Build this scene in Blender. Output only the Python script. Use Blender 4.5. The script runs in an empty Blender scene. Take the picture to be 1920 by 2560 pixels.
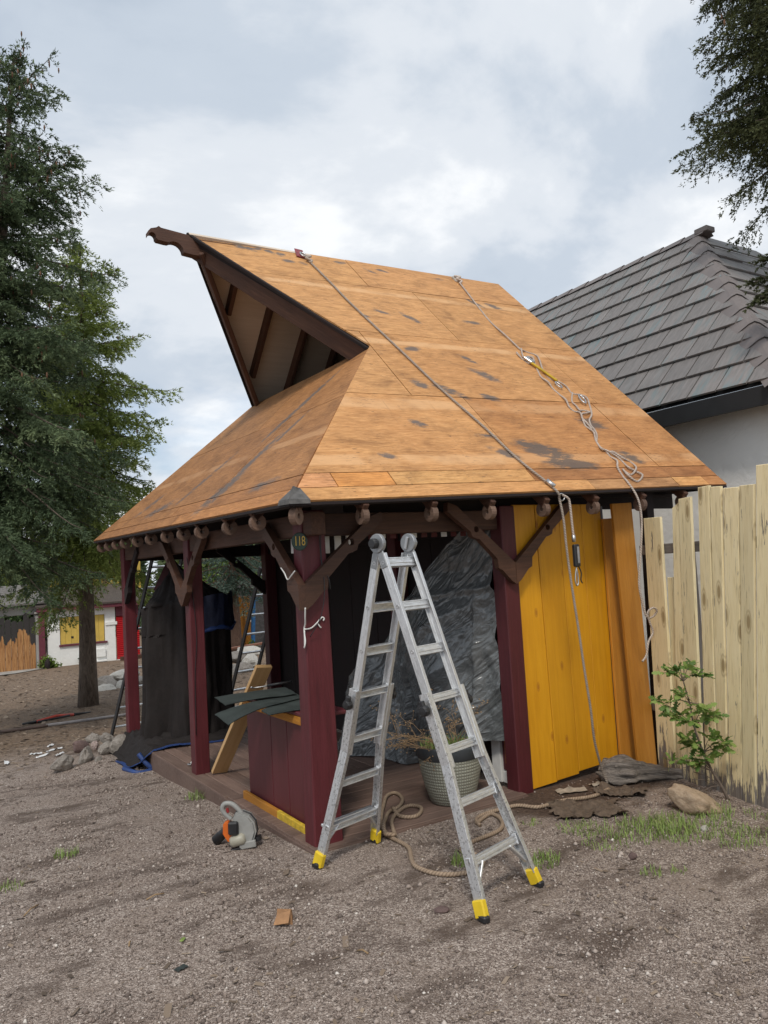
import bpy, bmesh, math, random
import numpy as np
from mathutils import Vector, Matrix, noise as mnoise

rnd = random.Random(7)
nrg = np.random.default_rng(11)
SC = bpy.context.scene
COL = SC.collection
rad = math.radians

# ------------------------------------------------------------------ camera
cam = bpy.data.cameras.new("camera")
cam.sensor_fit = 'VERTICAL'
cam.sensor_height = 24.0
cam.sensor_width = 18.0
cam.lens = 24.0 * 1940.96 / 2560.0
cam.clip_start = 0.05
cam.clip_end = 2000.0
camo = bpy.data.objects.new("camera", cam)
COL.objects.link(camo)
cR = Vector((0.8468, -0.5288, -0.0580)); cU = Vector((0.0108, -0.0918, 0.9957)); cF = Vector((0.5307, 0.8445, 0.0723))
cF.normalize(); cR = (cR - cF * cR.dot(cF)).normalized(); cU = cR.cross(cF)
camo.matrix_world = Matrix(((cR.x, cU.x, -cF.x, -2.2526), (cR.y, cU.y, -cF.y, -4.7714), (cR.z, cU.z, -cF.z, 1.9713), (0, 0, 0, 1)))
SC.camera = camo

# ------------------------------------------------------------------ world
SUN_EL, SUN_AZ = 50.0, -128.0          # azimuth measured from +X towards +Y: light comes from front right
world = bpy.data.worlds.new("World"); SC.world = world; world.use_nodes = True
wn = world.node_tree.nodes; wl = world.node_tree.links; wn.clear()
def W(t, **k):
    n = wn.new(t)
    for a, b in k.items(): setattr(n, a, b)
    return n
wout = W('ShaderNodeOutputWorld'); wbg = W('ShaderNodeBackground'); wbg.inputs[1].default_value = 0.1
sky = W('ShaderNodeTexSky', sky_type='NISHITA', sun_disc=False, sun_elevation=rad(SUN_EL), sun_rotation=rad(90 - SUN_AZ))
tc = W('ShaderNodeTexCoord'); sep = W('ShaderNodeSeparateXYZ'); wl.new(tc.outputs['Generated'], sep.inputs[0])
mz = W('ShaderNodeMath', operation='MAXIMUM'); mz.inputs[1].default_value = 0.0; wl.new(sep.outputs[2], mz.inputs[0])
az = W('ShaderNodeMath', operation='ADD'); az.inputs[1].default_value = 0.32; wl.new(mz.outputs[0], az.inputs[0])
dx = W('ShaderNodeMath', operation='DIVIDE'); wl.new(sep.outputs[0], dx.inputs[0]); wl.new(az.outputs[0], dx.inputs[1])
dy = W('ShaderNodeMath', operation='DIVIDE'); wl.new(sep.outputs[1], dy.inputs[0]); wl.new(az.outputs[0], dy.inputs[1])
cmb = W('ShaderNodeCombineXYZ'); wl.new(dx.outputs[0], cmb.inputs[0]); wl.new(dy.outputs[0], cmb.inputs[1])
def wnoise(scale, detail, rough, loc):
    m = W('ShaderNodeMapping'); m.inputs['Location'].default_value = loc; wl.new(cmb.outputs[0], m.inputs[0])
    n = W('ShaderNodeTexNoise'); n.inputs['Scale'].default_value = scale; n.inputs['Detail'].default_value = detail
    n.inputs['Roughness'].default_value = rough; n.inputs['Distortion'].default_value = 0.25; wl.new(m.outputs[0], n.inputs['Vector']); return n
def wramp(fac, stops):
    r = W('ShaderNodeValToRGB'); e = r.color_ramp.elements
    while len(e) > 1: e.remove(e[-1])
    e[0].position = stops[0][0]; e[0].color = (*stops[0][1], 1)
    for p, c in stops[1:]:
        x = e.new(p); x.color = (*c, 1)
    r.color_ramp.interpolation = 'EASE'
    wl.new(fac, r.inputs[0]); return r
n1 = wnoise(1.5, 8, 0.56, (1.7, 0.35, 0.0)); n2 = wnoise(1.9, 6, 0.5, (4.2, 1.9, 3.0))
cl = wramp(n1.outputs[0], [(0.30, (3.5, 4.1, 4.9)), (0.45, (4.6, 5.15, 5.85)), (0.54, (6.0, 6.35, 6.8)), (0.63, (7.7, 7.85, 8.0))])
cov = wramp(n2.outputs[0], [(0.28, (0.45, 0.45, 0.45)), (0.44, (0.97, 0.97, 0.97))])
skm = W('ShaderNodeMix', data_type='RGBA', blend_type='MULTIPLY'); skm.inputs[0].default_value = 1.0
wl.new(sky.outputs[0], skm.inputs[6]); skm.inputs[7].default_value = (1.0, 1.0, 1.0, 1)
wmx = W('ShaderNodeMix', data_type='RGBA')
wl.new(cov.outputs[0], wmx.inputs[0]); wl.new(skm.outputs[2], wmx.inputs[6]); wl.new(cl.outputs[0], wmx.inputs[7])
wl.new(wmx.outputs[2], wbg.inputs[0]); wl.new(wbg.outputs[0], wout.inputs[0])

# ------------------------------------------------------------------ sun (veiled by cloud)
sl = bpy.data.lights.new("sun", 'SUN'); sl.energy = 1.5; sl.angle = rad(10); sl.color = (1.0, 0.94, 0.85)
so = bpy.data.objects.new("sun", sl); COL.objects.link(so)
sd = Vector((math.cos(rad(SUN_EL)) * math.cos(rad(SUN_AZ)), math.cos(rad(SUN_EL)) * math.sin(rad(SUN_AZ)), math.sin(rad(SUN_EL))))
so.rotation_euler = sd.to_track_quat('Z', 'Y').to_euler()

SC.view_settings.view_transform = 'Standard'; SC.view_settings.look = 'None'
SC.view_settings.exposure = 0.4; SC.view_settings.gamma = 1.0
SC.view_settings.use_curve_mapping = False
try: SC.cycles.max_bounces = 6; SC.cycles.diffuse_bounces = 3; SC.cycles.use_denoising = True
except Exception: pass

# ------------------------------------------------------------------ material helpers
class NT:
    def __init__(s, name):
        s.m = bpy.data.materials.new(name); s.m.use_nodes = True
        s.t = s.m.node_tree; s.t.nodes.clear()
        s.out = s.n('ShaderNodeOutputMaterial'); s.b = s.n('ShaderNodeBsdfPrincipled'); s.l(s.b.outputs[0], s.out.inputs[0])
        s._tc = None
    def n(s, t, **k):
        x = s.t.nodes.new(t)
        for a, b in k.items(): setattr(x, a, b)
        return x
    def l(s, a, b): s.t.links.new(a, b)
    def put(s, v, sock):
        if hasattr(v, 'is_output'): s.l(v, sock)
        elif isinstance(v, (tuple, list)) and sock.type == 'RGBA' and len(v) == 3: sock.default_value = (*v, 1)
        else: sock.default_value = v
    def co(s, which='Object'):
        if not s._tc: s._tc = s.n('ShaderNodeTexCoord')
        return s._tc.outputs[which]
    def map(s, v, scale=(1, 1, 1), loc=(0, 0, 0), rot=(0, 0, 0)):
        m = s.n('ShaderNodeMapping'); s.l(v, m.inputs[0])
        m.inputs['Location'].default_value = loc; m.inputs['Rotation'].default_value = rot; m.inputs['Scale'].default_value = scale
        return m.outputs[0]
    def noise(s, v, scale, detail=4, rough=.55, dist=0.0):
        x = s.n('ShaderNodeTexNoise'); s.l(v, x.inputs['Vector'])
        x.inputs['Scale'].default_value = scale; x.inputs['Detail'].default_value = detail
        x.inputs['Roughness'].default_value = rough; x.inputs['Distortion'].default_value = dist
        return x.outputs[0]
    def vor(s, v, scale, feat='F1', out=0, rnd_=1.0, dim='3D'):
        x = s.n('ShaderNodeTexVoronoi', feature=feat, voronoi_dimensions=dim); s.l(v, x.inputs['Vector']); x.inputs['Scale'].default_value = scale
        x.inputs['Randomness'].default_value = rnd_
        return x.outputs[out]
    def ramp(s, f, stops, interp='LINEAR'):
        r = s.n('ShaderNodeValToRGB'); e = r.color_ramp.elements; r.color_ramp.interpolation = interp
        while len(e) > 1: e.remove(e[-1])
        def c4(c): return (c, c, c, 1) if not isinstance(c, (tuple, list)) else (*c, 1)
        e[0].position = stops[0][0]; e[0].color = c4(stops[0][1])
        for p, c in stops[1:]:
            x = e.new(p); x.color = c4(c)
        s.put(f, r.inputs[0]); return r.outputs[0]
    def mix(s, f, a, b, bt='MIX'):
        x = s.n('ShaderNodeMix', data_type='RGBA', blend_type=bt)
        s.put(f, x.inputs[0]); s.put(a, x.inputs[6]); s.put(b, x.inputs[7]); return x.outputs[2]
    def math(s, op, a, b=0.0, c=0.0, clamp=False):
        x = s.n('ShaderNodeMath', operation=op); x.use_clamp = clamp
        s.put(a, x.inputs[0]); s.put(b, x.inputs[1]); s.put(c, x.inputs[2]); return x.outputs[0]
    def sepx(s, v):
        x = s.n('ShaderNodeSeparateXYZ'); s.l(v, x.inputs[0]); return x.outputs
    def rndobj(s): return s.n('ShaderNodeObjectInfo').outputs['Random']
    def objcol(s): return s.n('ShaderNodeObjectInfo').outputs['Color']
    def attr(s, nm, o='Fac'):
        x = s.n('ShaderNodeAttribute'); x.attribute_name = nm; return x.outputs[o]
    def bump(s, h, strength=.3, dist=.01):
        x = s.n('ShaderNodeBump'); x.inputs['Strength'].default_value = strength; x.inputs['Distance'].default_value = dist
        s.l(h, x.inputs['Height']); s.l(x.outputs[0], s.b.inputs['Normal'])
    def set(s, col=None, rough=.6, metal=0.0, spec=None):
        if col is not None: s.put(col, s.b.inputs['Base Color'])
        s.put(rough, s.b.inputs['Roughness']); s.put(metal, s.b.inputs['Metallic'])
        if spec is not None: s.put(spec, s.b.inputs['Specular IOR Level'])
        return s.m

def shift(t, v):
    """object coordinates moved by a random amount for every object"""
    r = t.math('MULTIPLY', t.rndobj(), 37.0)
    c = t.n('ShaderNodeCombineXYZ'); t.l(r, c.inputs[0]); t.l(r, c.inputs[1]); t.l(r, c.inputs[2])
    a = t.n('ShaderNodeVectorMath', operation='ADD'); t.l(v, a.inputs[0]); t.l(c.outputs[0], a.inputs[1]); return a.outputs[0]

def m_wood(name, c1, c2, c3, rough=.75, grain=1.0, bump=.35, ax=0, wear=None, wearlevel=.62, tint=True, saw=True, knots=None):
    """wood or paint over wood, grain along local axis ax"""
    t = NT(name); v = shift(t, t.co())
    sc = [14, 14, 14]; sc[ax] = 0.9
    g = t.noise(t.map(v, tuple(k * grain for k in sc)), 3.0, 5, .6, .6)
    f = t.noise(t.map(v, tuple(k * grain * 3 for k in sc)), 5.0, 3, .6)
    big = t.noise(v, 2.2, 3, .5)
    col = t.ramp(g, [(.28, c1), (.52, c2), (.75, c3)])
    col = t.mix(.35, col, t.ramp(big, [(.3, c1), (.7, c3)]), 'MIX')
    h = t.math('ADD', g, t.math('MULTIPLY', f, .6))
    if wear:
        wn_ = t.noise(t.map(v, (1.0 if ax else .45, 1.0, .45 if ax == 2 else 1)), 9.0, 6, .7)
        mk = t.ramp(wn_, [(wearlevel, 0.0), (wearlevel + .04, 1.0)])
        col = t.mix(mk, col, wear)
        h = t.math('SUBTRACT', h, t.math('MULTIPLY', mk, .5))
    if knots:
        kn = t.vor(t.map(v, (1.5, 3.2, 0)), 1.0, dim='2D'); col = t.mix(t.ramp(kn, [(.03, .7), (.045, .2), (.055, .55), (.07, 0.0)]), col, knots)
    if tint:
        k = t.math('ADD', t.math('MULTIPLY', t.rndobj(), .35), .82)
        cc = t.n('ShaderNodeCombineColor'); 
        for i in range(3): t.l(k, cc.inputs[i])
        col = t.mix(1.0, col, cc.outputs[0], 'MULTIPLY')
    if saw:
        sw = t.n('ShaderNodeTexWave'); sw.inputs['Scale'].default_value = 40; sw.inputs['Distortion'].default_value = 3; sw.inputs['Detail'].default_value = 2
        sw.bands_direction = 'XYZ'[ax]
        t.l(v, sw.inputs['Vector'])
        h = t.math('ADD', h, t.math('MULTIPLY', sw.outputs['Fac'], .15))
    t.bump(h, bump, .006)
    return t.set(col, rough)

def m_plain(name, col, rough=.6, metal=0.0, var=.25, scale=8.0, bump=.15, spec=None, bd=.004):
    t = NT(name); v = shift(t, t.co())
    n = t.noise(v, scale, 5, .6)
    a = tuple(x * (1 - var) for x in col); b = tuple(min(1, x * (1 + var)) for x in col)
    c = t.ramp(n, [(.3, a), (.7, b)])
    t.bump(t.noise(v, scale * 6, 4, .6), bump, bd)
    r = t.math('ADD', t.math('MULTIPLY', n, .25), rough - .12)
    return t.set(c, r, metal, spec)

# ------------------------------------------------------------------ mesh helpers
class MB:
    def __init__(s): s.v = []; s.f = []; s.uv = None; s.smooth = False
    def add(s, vs, fs):
        o = len(s.v); s.v += [tuple(p) for p in vs]; s.f += [tuple(i + o for i in f) for f in fs]; return s
    def box(s, c, d, M=None, ch=0.0):
        hx, hy, hz = d[0] / 2, d[1] / 2, d[2] / 2
        if ch <= 0:
            vs = [Vector((x * hx, y * hy, z * hz)) for x in (-1, 1) for y in (-1, 1) for z in (-1, 1)]
            fs = [(0, 1, 3, 2), (4, 6, 7, 5), (0, 4, 5, 1), (2, 3, 7, 6), (0, 2, 6, 4), (1, 5, 7, 3)]
        else:
            ch = min(ch, hx * .45, hy * .45, hz * .45)
            vs = []; idx = {}
            for x in (-1, 1):
                for y in (-1, 1):
                    for z in (-1, 1):
                        for k in range(3):
                            q = [x * (hx - ch), y * (hy - ch), z * (hz - ch)]
                            q[k] = (x * hx, y * hy, z * hz)[k]
                            idx[(x, y, z, k)] = len(vs); vs.append(Vector(q))
            fs = []
            I = idx
            for k in range(3):
                a, b = (k + 1) % 3, (k + 2) % 3
                for sg in (-1, 1):
                    quad = []
                    for (sa, sb) in ((-1, -1), (1, -1), (1, 1), (-1, 1)):
                        q = [0, 0, 0]; q[k] = sg; q[a] = sa; q[b] = sb; quad.append(I[(*q, k)])
                    fs.append(tuple(quad if sg > 0 else quad[::-1]))
            for k in range(3):
                a, b = (k + 1) % 3, (k + 2) % 3
                for sa in (-1, 1):
                    for sb in (-1, 1):
                        q0 = [0, 0, 0]; q0[k] = -1; q0[a] = sa; q0[b] = sb
                        q1 = list(q0); q1[k] = 1
                        f = (I[(*q0, a)], I[(*q1, a)], I[(*q1, b)], I[(*q0, b)])
                        fs.append(f if sa * sb < 0 else f[::-1])
            for x in (-1, 1):
                for y in (-1, 1):
                    for z in (-1, 1):
                        f = tuple(I[(x, y, z, k)] for k in range(3)); fs.append(f if x * y * z > 0 else f[::-1])
        c = Vector(c)
        if M is not None: vs = [M @ p for p in vs]
        return s.add([p + c for p in vs], fs)
    def prism(s, poly, z0, z1, M=None):
        """polygon in local XY extruded along Z"""
        n = len(poly)
        vs = [Vector((p[0], p[1], z0)) for p in poly] + [Vector((p[0], p[1], z1)) for p in poly]
        ar = sum(poly[i][0] * poly[(i + 1) % n][1] - poly[(i + 1) % n][0] * poly[i][1] for i in range(n))
        fs = [tuple(range(n))[::-1], tuple(range(n, 2 * n))] + [(i, (i + 1) % n, n + (i + 1) % n, n + i) for i in range(n)]
        if ar < 0: fs = [f[::-1] for f in fs]
        if M is not None: vs = [M @ p for p in vs]
        return s.add(vs, fs)
    def tube(s, pts, r, seg=8, cap=True, uv=False):
        pts = [Vector(p) for p in pts]; n = len(pts); o = len(s.v)
        rr = r if isinstance(r, (list, tuple)) else [r] * n
        up = Vector((0, 0, 1)); prev = None
        for i, p in enumerate(pts):
            t = (pts[min(i + 1, n - 1)] - pts[max(i - 1, 0)])
            if t.length < 1e-9: t = Vector((0, 0, 1))
            t.normalize()
            if prev is None:
                a = t.cross(up) if abs(t.dot(up)) < .95 else t.cross(Vector((1, 0, 0)))
            else: a = prev - t * prev.dot(t)
            if a.length < 1e-6: a = t.orthogonal()
            a.normalize(); b = t.cross(a); prev = a
            for k in range(seg):
                an = 2 * math.pi * k / seg
                s.v.append(tuple(p + (a * math.cos(an) + b * math.sin(an)) * rr[i]))
        for i in range(n - 1):
            for k in range(seg):
                k2 = (k + 1) % seg
                s.f.append((o + i * seg + k, o + i * seg + k2, o + (i + 1) * seg + k2, o + (i + 1) * seg + k))
        if cap:
            s.f.append(tuple(o + k for k in range(seg))[::-1]); s.f.append(tuple(o + (n - 1) * seg + k for k in range(seg)))
        s.smooth = True
        return s
    def lathe(s, prof, seg=32, M=None, c=(0, 0, 0)):
        o = len(s.v); c = Vector(c)
        for (r, z) in prof:
            for k in range(seg):
                a = 2 * math.pi * k / seg; p = Vector((r * math.cos(a), r * math.sin(a), z))
                if M is not None: p = M @ p
                s.v.append(tuple(p + c))
        for i in range(len(prof) - 1):
            for k in range(seg):
                k2 = (k + 1) % seg
                s.f.append((o + i * seg + k, o + i * seg + k2, o + (i + 1) * seg + k2, o + (i + 1) * seg + k))
        return s
    def mesh(s, name):
        me = bpy.data.meshes.new(name); me.from_pydata(s.v, [], s.f); me.update()
        if s.smooth: me.polygons.foreach_set('use_smooth', [True] * len(me.polygons))
        return me

WM = {}
def put(name, me, mat=None, parent=None, M=None, label=None, cat=None, group=None, kind=None, color=None):
    if isinstance(me, MB): me = me.mesh(name)
    o = bpy.data.objects.new(name, me); COL.objects.link(o)
    M = M or Matrix()
    WM[o.name] = M
    if parent is not None:
        o.parent = parent; o.matrix_basis = WM[parent.name].inverted() @ M
    else: o.matrix_basis = M
    if mat is not None and me is not None and not me.materials: me.materials.append(mat)
    if label: o['label'] = label
    if cat: o['category'] = cat
    if group: o['group'] = group
    if kind: o['kind'] = kind
    if color: o.color = (*color, 1)
    return o
def thing(name, loc, label, cat, group=None):
    return put(name, None, None, None, Matrix.Translation(Vector(loc)), label, cat, group)
def frameM(o, x, y, z):
    x = Vector(x); y = Vector(y); z = Vector(z); o = Vector(o)
    return Matrix(((x.x, y.x, z.x, o.x), (x.y, y.y, z.y, o.y), (x.z, y.z, z.z, o.z), (0, 0, 0, 1)))
def axes(d, up=(0, 0, 1)):
    x = Vector(d).normalized(); u = Vector(up)
    if abs(x.dot(u.normalized())) > .98: u = Vector((0, 1, 0))
    y = u.cross(x).normalized(); z = x.cross(y); return x, y, z
def beam(name, p0, p1, w, h, mat, parent=None, up=(0, 0, 1), ch=.005, **k):
    """box from p0 to p1: length along local X, width w along local Y, height h along local Z(up)"""
    p0 = Vector(p0); p1 = Vector(p1); d = p1 - p0; x, y, z = axes(d, up)
    mb = MB().box((d.length / 2, 0, 0), (d.length, w, h), None, ch)
    return put(name, mb, mat, parent, frameM(p0, x, y, z), **k)
def catmull(pts, n=6):
    P = [Vector(p) for p in pts]; out = []
    for i in range(len(P) - 1):
        a = P[max(i - 1, 0)]; b = P[i]; c = P[i + 1]; d = P[min(i + 2, len(P) - 1)]
        for k in range(n):
            t = k / n
            out.append(.5 * ((2 * b) + (c - a) * t + (2 * a - 5 * b + 4 * c - d) * t * t + (3 * b - a - 3 * c + d) * t ** 3))
    out.append(P[-1]); return out
def tube_uv(name, pts, r, mat, parent=None, seg=8, **k):
    """a round line with its length and its way round written to a UV map"""
    mb = MB(); mb.tube(pts, r, seg)
    me = mb.mesh(name); n = len(pts)
    ln = [0.0]
    for i in range(1, n): ln.append(ln[-1] + (Vector(pts[i]) - Vector(pts[i - 1])).length)
    uvl = me.uv_layers.new(name='UVMap'); dat = []
    for p in me.polygons:
        for vi in p.vertices:
            i, q = divmod(vi, seg); dat += [ln[min(i, n - 1)], q / seg]
        if len(p.vertices) == 4:
            ks = [vi % seg for vi in p.vertices]
            if 0 in ks and seg - 1 in ks:
                b = len(dat) - 8
                for j, kk in enumerate(ks):
                    if kk == 0: dat[b + j * 2 + 1] = 1.0
    uvl.data.foreach_set('uv', dat)
    return put(name, me, mat, parent, **k)
def raw_mesh(name, V, F, attrs=None, smooth=False):
    """numpy vertices and same-sized faces to a mesh, with float point attributes"""
    V = np.asarray(V, np.float32); F = np.asarray(F, np.int32)
    me = bpy.data.meshes.new(name); k = F.shape[1]
    me.vertices.add(len(V)); me.vertices.foreach_set('co', V.ravel())
    me.loops.add(F.size); me.loops.foreach_set('vertex_index', F.ravel())
    me.polygons.add(len(F)); me.polygons.foreach_set('loop_start', np.arange(0, F.size, k, dtype=np.int32))
    me.polygons.foreach_set('loop_total', np.full(len(F), k, np.int32))
    if smooth: me.polygons.foreach_set('use_smooth', np.ones(len(F), bool))
    for nm, a in (attrs or {}).items():
        at = me.attributes.new(nm, 'FLOAT', 'POINT'); at.data.foreach_set('value', np.asarray(a, np.float32))
    me.update(calc_edges=True); me.validate(); return me
def fbm(p, s, o=4):
    return mnoise.fractal(Vector(p) * s, .8, 2.1, o)
def gz(x, y):
    z = -0.03 - 0.045 * max(0.0, min(y, 40) - .4)
    z += .10 * math.exp(-((x + .12) ** 2 / .22 + (y - 5.7) ** 2 / .5))            # heap the rocks lie on
    if y < 45 and abs(x) < 30:
        z += .012 * mnoise.noise(Vector((x * 1.1, y * 1.1, 0))) + .006 * mnoise.noise(Vector((x * 4, y * 4, 5)))
    return z

# ------------------------------------------------------------------ materials
def roof_mat(name, blobs, bands, base):
    """stripped sheathing: slope coordinates in metres, u along the eave, v up the slope"""
    t = NT(name); v = t.co()
    g = t.noise(t.map(v, (1.6, 16, 16)), 2.2, 6, .62, 1.4)
    fine = t.noise(t.map(v, (10, 90, 90)), 1.0, 4, .65)
    big = t.noise(v, .8, 4, .55)
    col = t.ramp(g, [(.25, base[0]), (.48, base[1]), (.62, base[2]), (.8, base[3])])
    sx = t.sepx(v)
    wet = t.ramp(big, [(.38, 0.0), (.66, 1.0)])
    low = t.math('MULTIPLY_ADD', sx[1], -.16, t.math('MULTIPLY_ADD', sx[0], .10, .30), clamp=True)
    col = t.mix(t.math('MULTIPLY', wet, low), col, base[4])
    col = t.mix(.38, col, t.ramp(fine, [(.35, base[0]), (.65, base[3])]))
    mot = t.noise(t.map(v, (1.0, 2.0, 1)), 2.6, 6, .68, .6)
    col = t.mix(1.0, col, t.ramp(mot, [(.28, (.58, .54, .50)), (.48, (.94, .93, .92)), (.68, (1.12, 1.12, 1.14))]), 'MULTIPLY')
    wob = t.noise(t.map(v, (1.2, 9, 1)), 1.4, 4, .6)
    for (bv, w, k) in bands:                                   # paler strips where the old courses lay
        d = t.math('ABSOLUTE', t.math('SUBTRACT', t.math('ADD', sx[1], t.math('MULTIPLY', wob, .12)), bv + .06))
        mk = t.math('MULTIPLY', t.ramp(t.math('DIVIDE', d, w), [(.55, 1.0), (1.0, 0.0)]), t.ramp(t.noise(v, 1.7, 3), [(.36, 0.0), (.52, min(1.0, k * 1.3))]))
        col = t.mix(mk, col, base[5])
    # tar smears
    nz = t.noise(t.map(v, (1.0, 2.6, 1), rot=(0, 0, .5)), 7.0, 5, .7)
    acc = None
    for (bu, bv, ru, rv, an, k) in blobs:
        mp = t.n('ShaderNodeMapping', vector_type='TEXTURE'); t.l(v, mp.inputs[0])
        mp.inputs['Location'].default_value = (bu, bv, 0); mp.inputs['Rotation'].default_value = (0, 0, an); mp.inputs['Scale'].default_value = (ru, rv, 1000)
        ln = t.n('ShaderNodeVectorMath', operation='LENGTH'); t.l(mp.outputs[0], ln.inputs[0])
        e = t.math('MULTIPLY', t.math('SUBTRACT', 1.0, ln.outputs['Value'], clamp=True), k)
        acc = e if acc is None else t.math('MAXIMUM', acc, e)
    if acc is not None:
        sm = t.ramp(t.math('MULTIPLY', acc, t.ramp(nz, [(.32, .1), (.62, 1.0)])), [(.12, 0.0), (.42, .85)])
        col = t.mix(sm, col, (.105, .10, .10))
    # drips running down the slope, nail holes, small dark checks along the grain
    st = t.noise(t.map(v, (9, .7, 1), rot=(0, 0, .55)), 2.0, 5, .7)
    col = t.mix(t.ramp(st, [(.62, 0.0), (.76, .38)]), col, (.16, .085, .045))
    ck = t.noise(t.map(v, (9, 60, 1)), 1.5, 2, .5)
    ckm = t.math('MULTIPLY', t.ramp(ck, [(.635, 0.0), (.67, 1.0)]), t.ramp(t.noise(v, 3.0, 2), [(.40, 0.1), (.6, .65)]))
    col = t.mix(ckm, col, (.07, .04, .025))
    col = t.mix(1.0, col, t.objcol(), 'MULTIPLY')
    t.bump(t.math('ADD', t.math('ADD', g, fine), t.math('MULTIPLY', ckm, -2.0)), .35, .004)
    return t.set(col, .72)

WOODB = [(.34, .16, .050), (.54, .262, .090), (.66, .345, .128), (.74, .425, .188), (.40, .15, .040), (.70, .42, .21)]
blobsA = [(2.33,4.33,.13,.06,.2,1),(2.89,4.26,.13,.06,-.4,1),(2.69,4.2,.14,.05,-.7,.9),(2.3,3.1,.14,.06,-.5,1),(2.64,3.03,.2,.07,-.9,1),
 (3.95,3.65,.2,.06,-.9,1.1),(4.23,3.62,.2,.08,-.5,1),(3.53,3.09,.2,.06,0,1),(2.28,2.31,.15,.08,.2,1.1),(2.91,2.18,.2,.06,-.9,.9),(1.97,1.63,.13,.11,-.6,1.1),
 (2.27,1.53,.3,.09,-.7,1),(2.93,1.87,.26,.11,-.7,1),(2.71,1.44,.16,.08,-.3,1.1),(1.59,.96,.13,.07,-.5,1.1),(2.23,.79,.2,.05,0,.8),(1.04,.5,.13,.06,-.4,.9),
 (2.28,.53,.24,.09,-.5,1),(2.02,2.97,.11,.05,-.5,.9),(2.75,.58,.42,.16,-.35,1.35),(2.95,.36,.45,.12,-.1,1.3),(3.78,1.03,.26,.15,-.3,1.1),(3.82,.46,.25,.12,-.5,1),(3.75,4.25,.15,.05,0,.8),
 (1.09,4.38,.10,.10,-.9,1.2),(1.2,4.36,.08,.12,.9,1.1),(1.30,4.40,.07,.10,-.8,1.1),(1.44,4.34,.10,.08,-.8,1.1),(1.56,4.32,.08,.09,-.9,1.1),(1.60,4.16,.11,.06,0,1.1),(1.8,4.14,.11,.06,-.5,.9)]
bandsA = [(3.6,.055,.55),(2.42,.06,.6),(1.27,.10,.5),(.45,.08,.5)]
M_roofA = roof_mat('stripped_plywood', blobsA, bandsA, WOODB)
blobsB = [(4.1,1.62,.75,.10,1.25,1.35),(4.28,.75,.6,.12,1.35,1.3),(4.5,1.15,.4,.08,1.3,1.1),(4.2,.35,.45,.2,.9,1.1),(2.3,.35,.6,.12,.2,.9),(5.3,.3,.4,.1,.1,.8),(3.1,.7,.7,.12,1.0,.8),(1.5,.5,.5,.12,.6,.8)]
M_roofB = roof_mat('stripped_plywood_dark', blobsB, [(.9,.06,.4)], [(.21,.095,.033),(.33,.15,.05),(.42,.20,.072),(.50,.26,.105),(.22,.09,.03),(.52,.30,.15)])  # darker, browner wood tones for the hip slope
M_ply = m_wood('underside_plywood', (.56,.46,.36), (.64,.54,.43), (.70,.60,.49), .85, .6, .1, saw=False, tint=False)
M_maroon = m_wood('maroon_paint', (.064,.0080,.0112), (.098,.0125,.0172), (.13,.021,.028), .55, .8, .35, ax=0, wear=(.22,.12,.10), wearlevel=.735)
M_maroonp = m_wood('maroon_panel_paint', (.082,.0130,.0172), (.100,.0165,.0215), (.120,.023,.029), .5, .7, .12, ax=0, saw=False, tint=False)
M_brown = m_wood('dark_stained_timber', (.035,.014,.008), (.075,.030,.016), (.13,.060,.034), .7, 1.0, .5, ax=0)
M_brace = m_wood('brown_stained_bracket', (.040,.016,.009), (.075,.031,.017), (.13,.058,.031), .65, .9, .5, ax=0)
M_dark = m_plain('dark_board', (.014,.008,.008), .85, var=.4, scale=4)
M_yellow = m_wood('ochre_paint', (.52,.225,.005), (.62,.285,.007), (.68,.33,.012), .5, .6, .3, ax=0, wear=(.45,.19,.02), wearlevel=.80, saw=False, knots=(.33,.11,.012))
M_amber = m_wood('amber_paint', (.40,.155,.012), (.50,.20,.016), (.56,.25,.03), .7, .9, .7, ax=0, wear=(.30,.14,.03), wearlevel=.72)
M_deck = m_wood('weathered_deck', (.105,.062,.048), (.165,.105,.082), (.24,.165,.13), .8, .9, .45, ax=0, wear=(.30,.22,.17), wearlevel=.66)
M_lumber = m_wood('new_lumber', (.48,.28,.11), (.56,.35,.16), (.64,.43,.22), .7, .8, .12, ax=0, saw=False)
M_scroll = m_wood('rafter_end_wood', (.09,.05,.035), (.15,.09,.062), (.22,.14,.10), .8, 1.0, .5, ax=0)
M_black = m_plain('black_plastic', (.018,.018,.02), .45, var=.3)
M_metal = NT('dull_steel').set((.55, .55, .55), .38, 1.0)
M_white = m_plain('white_paint', (.72, .72, .70), .6, var=.08)

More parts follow.
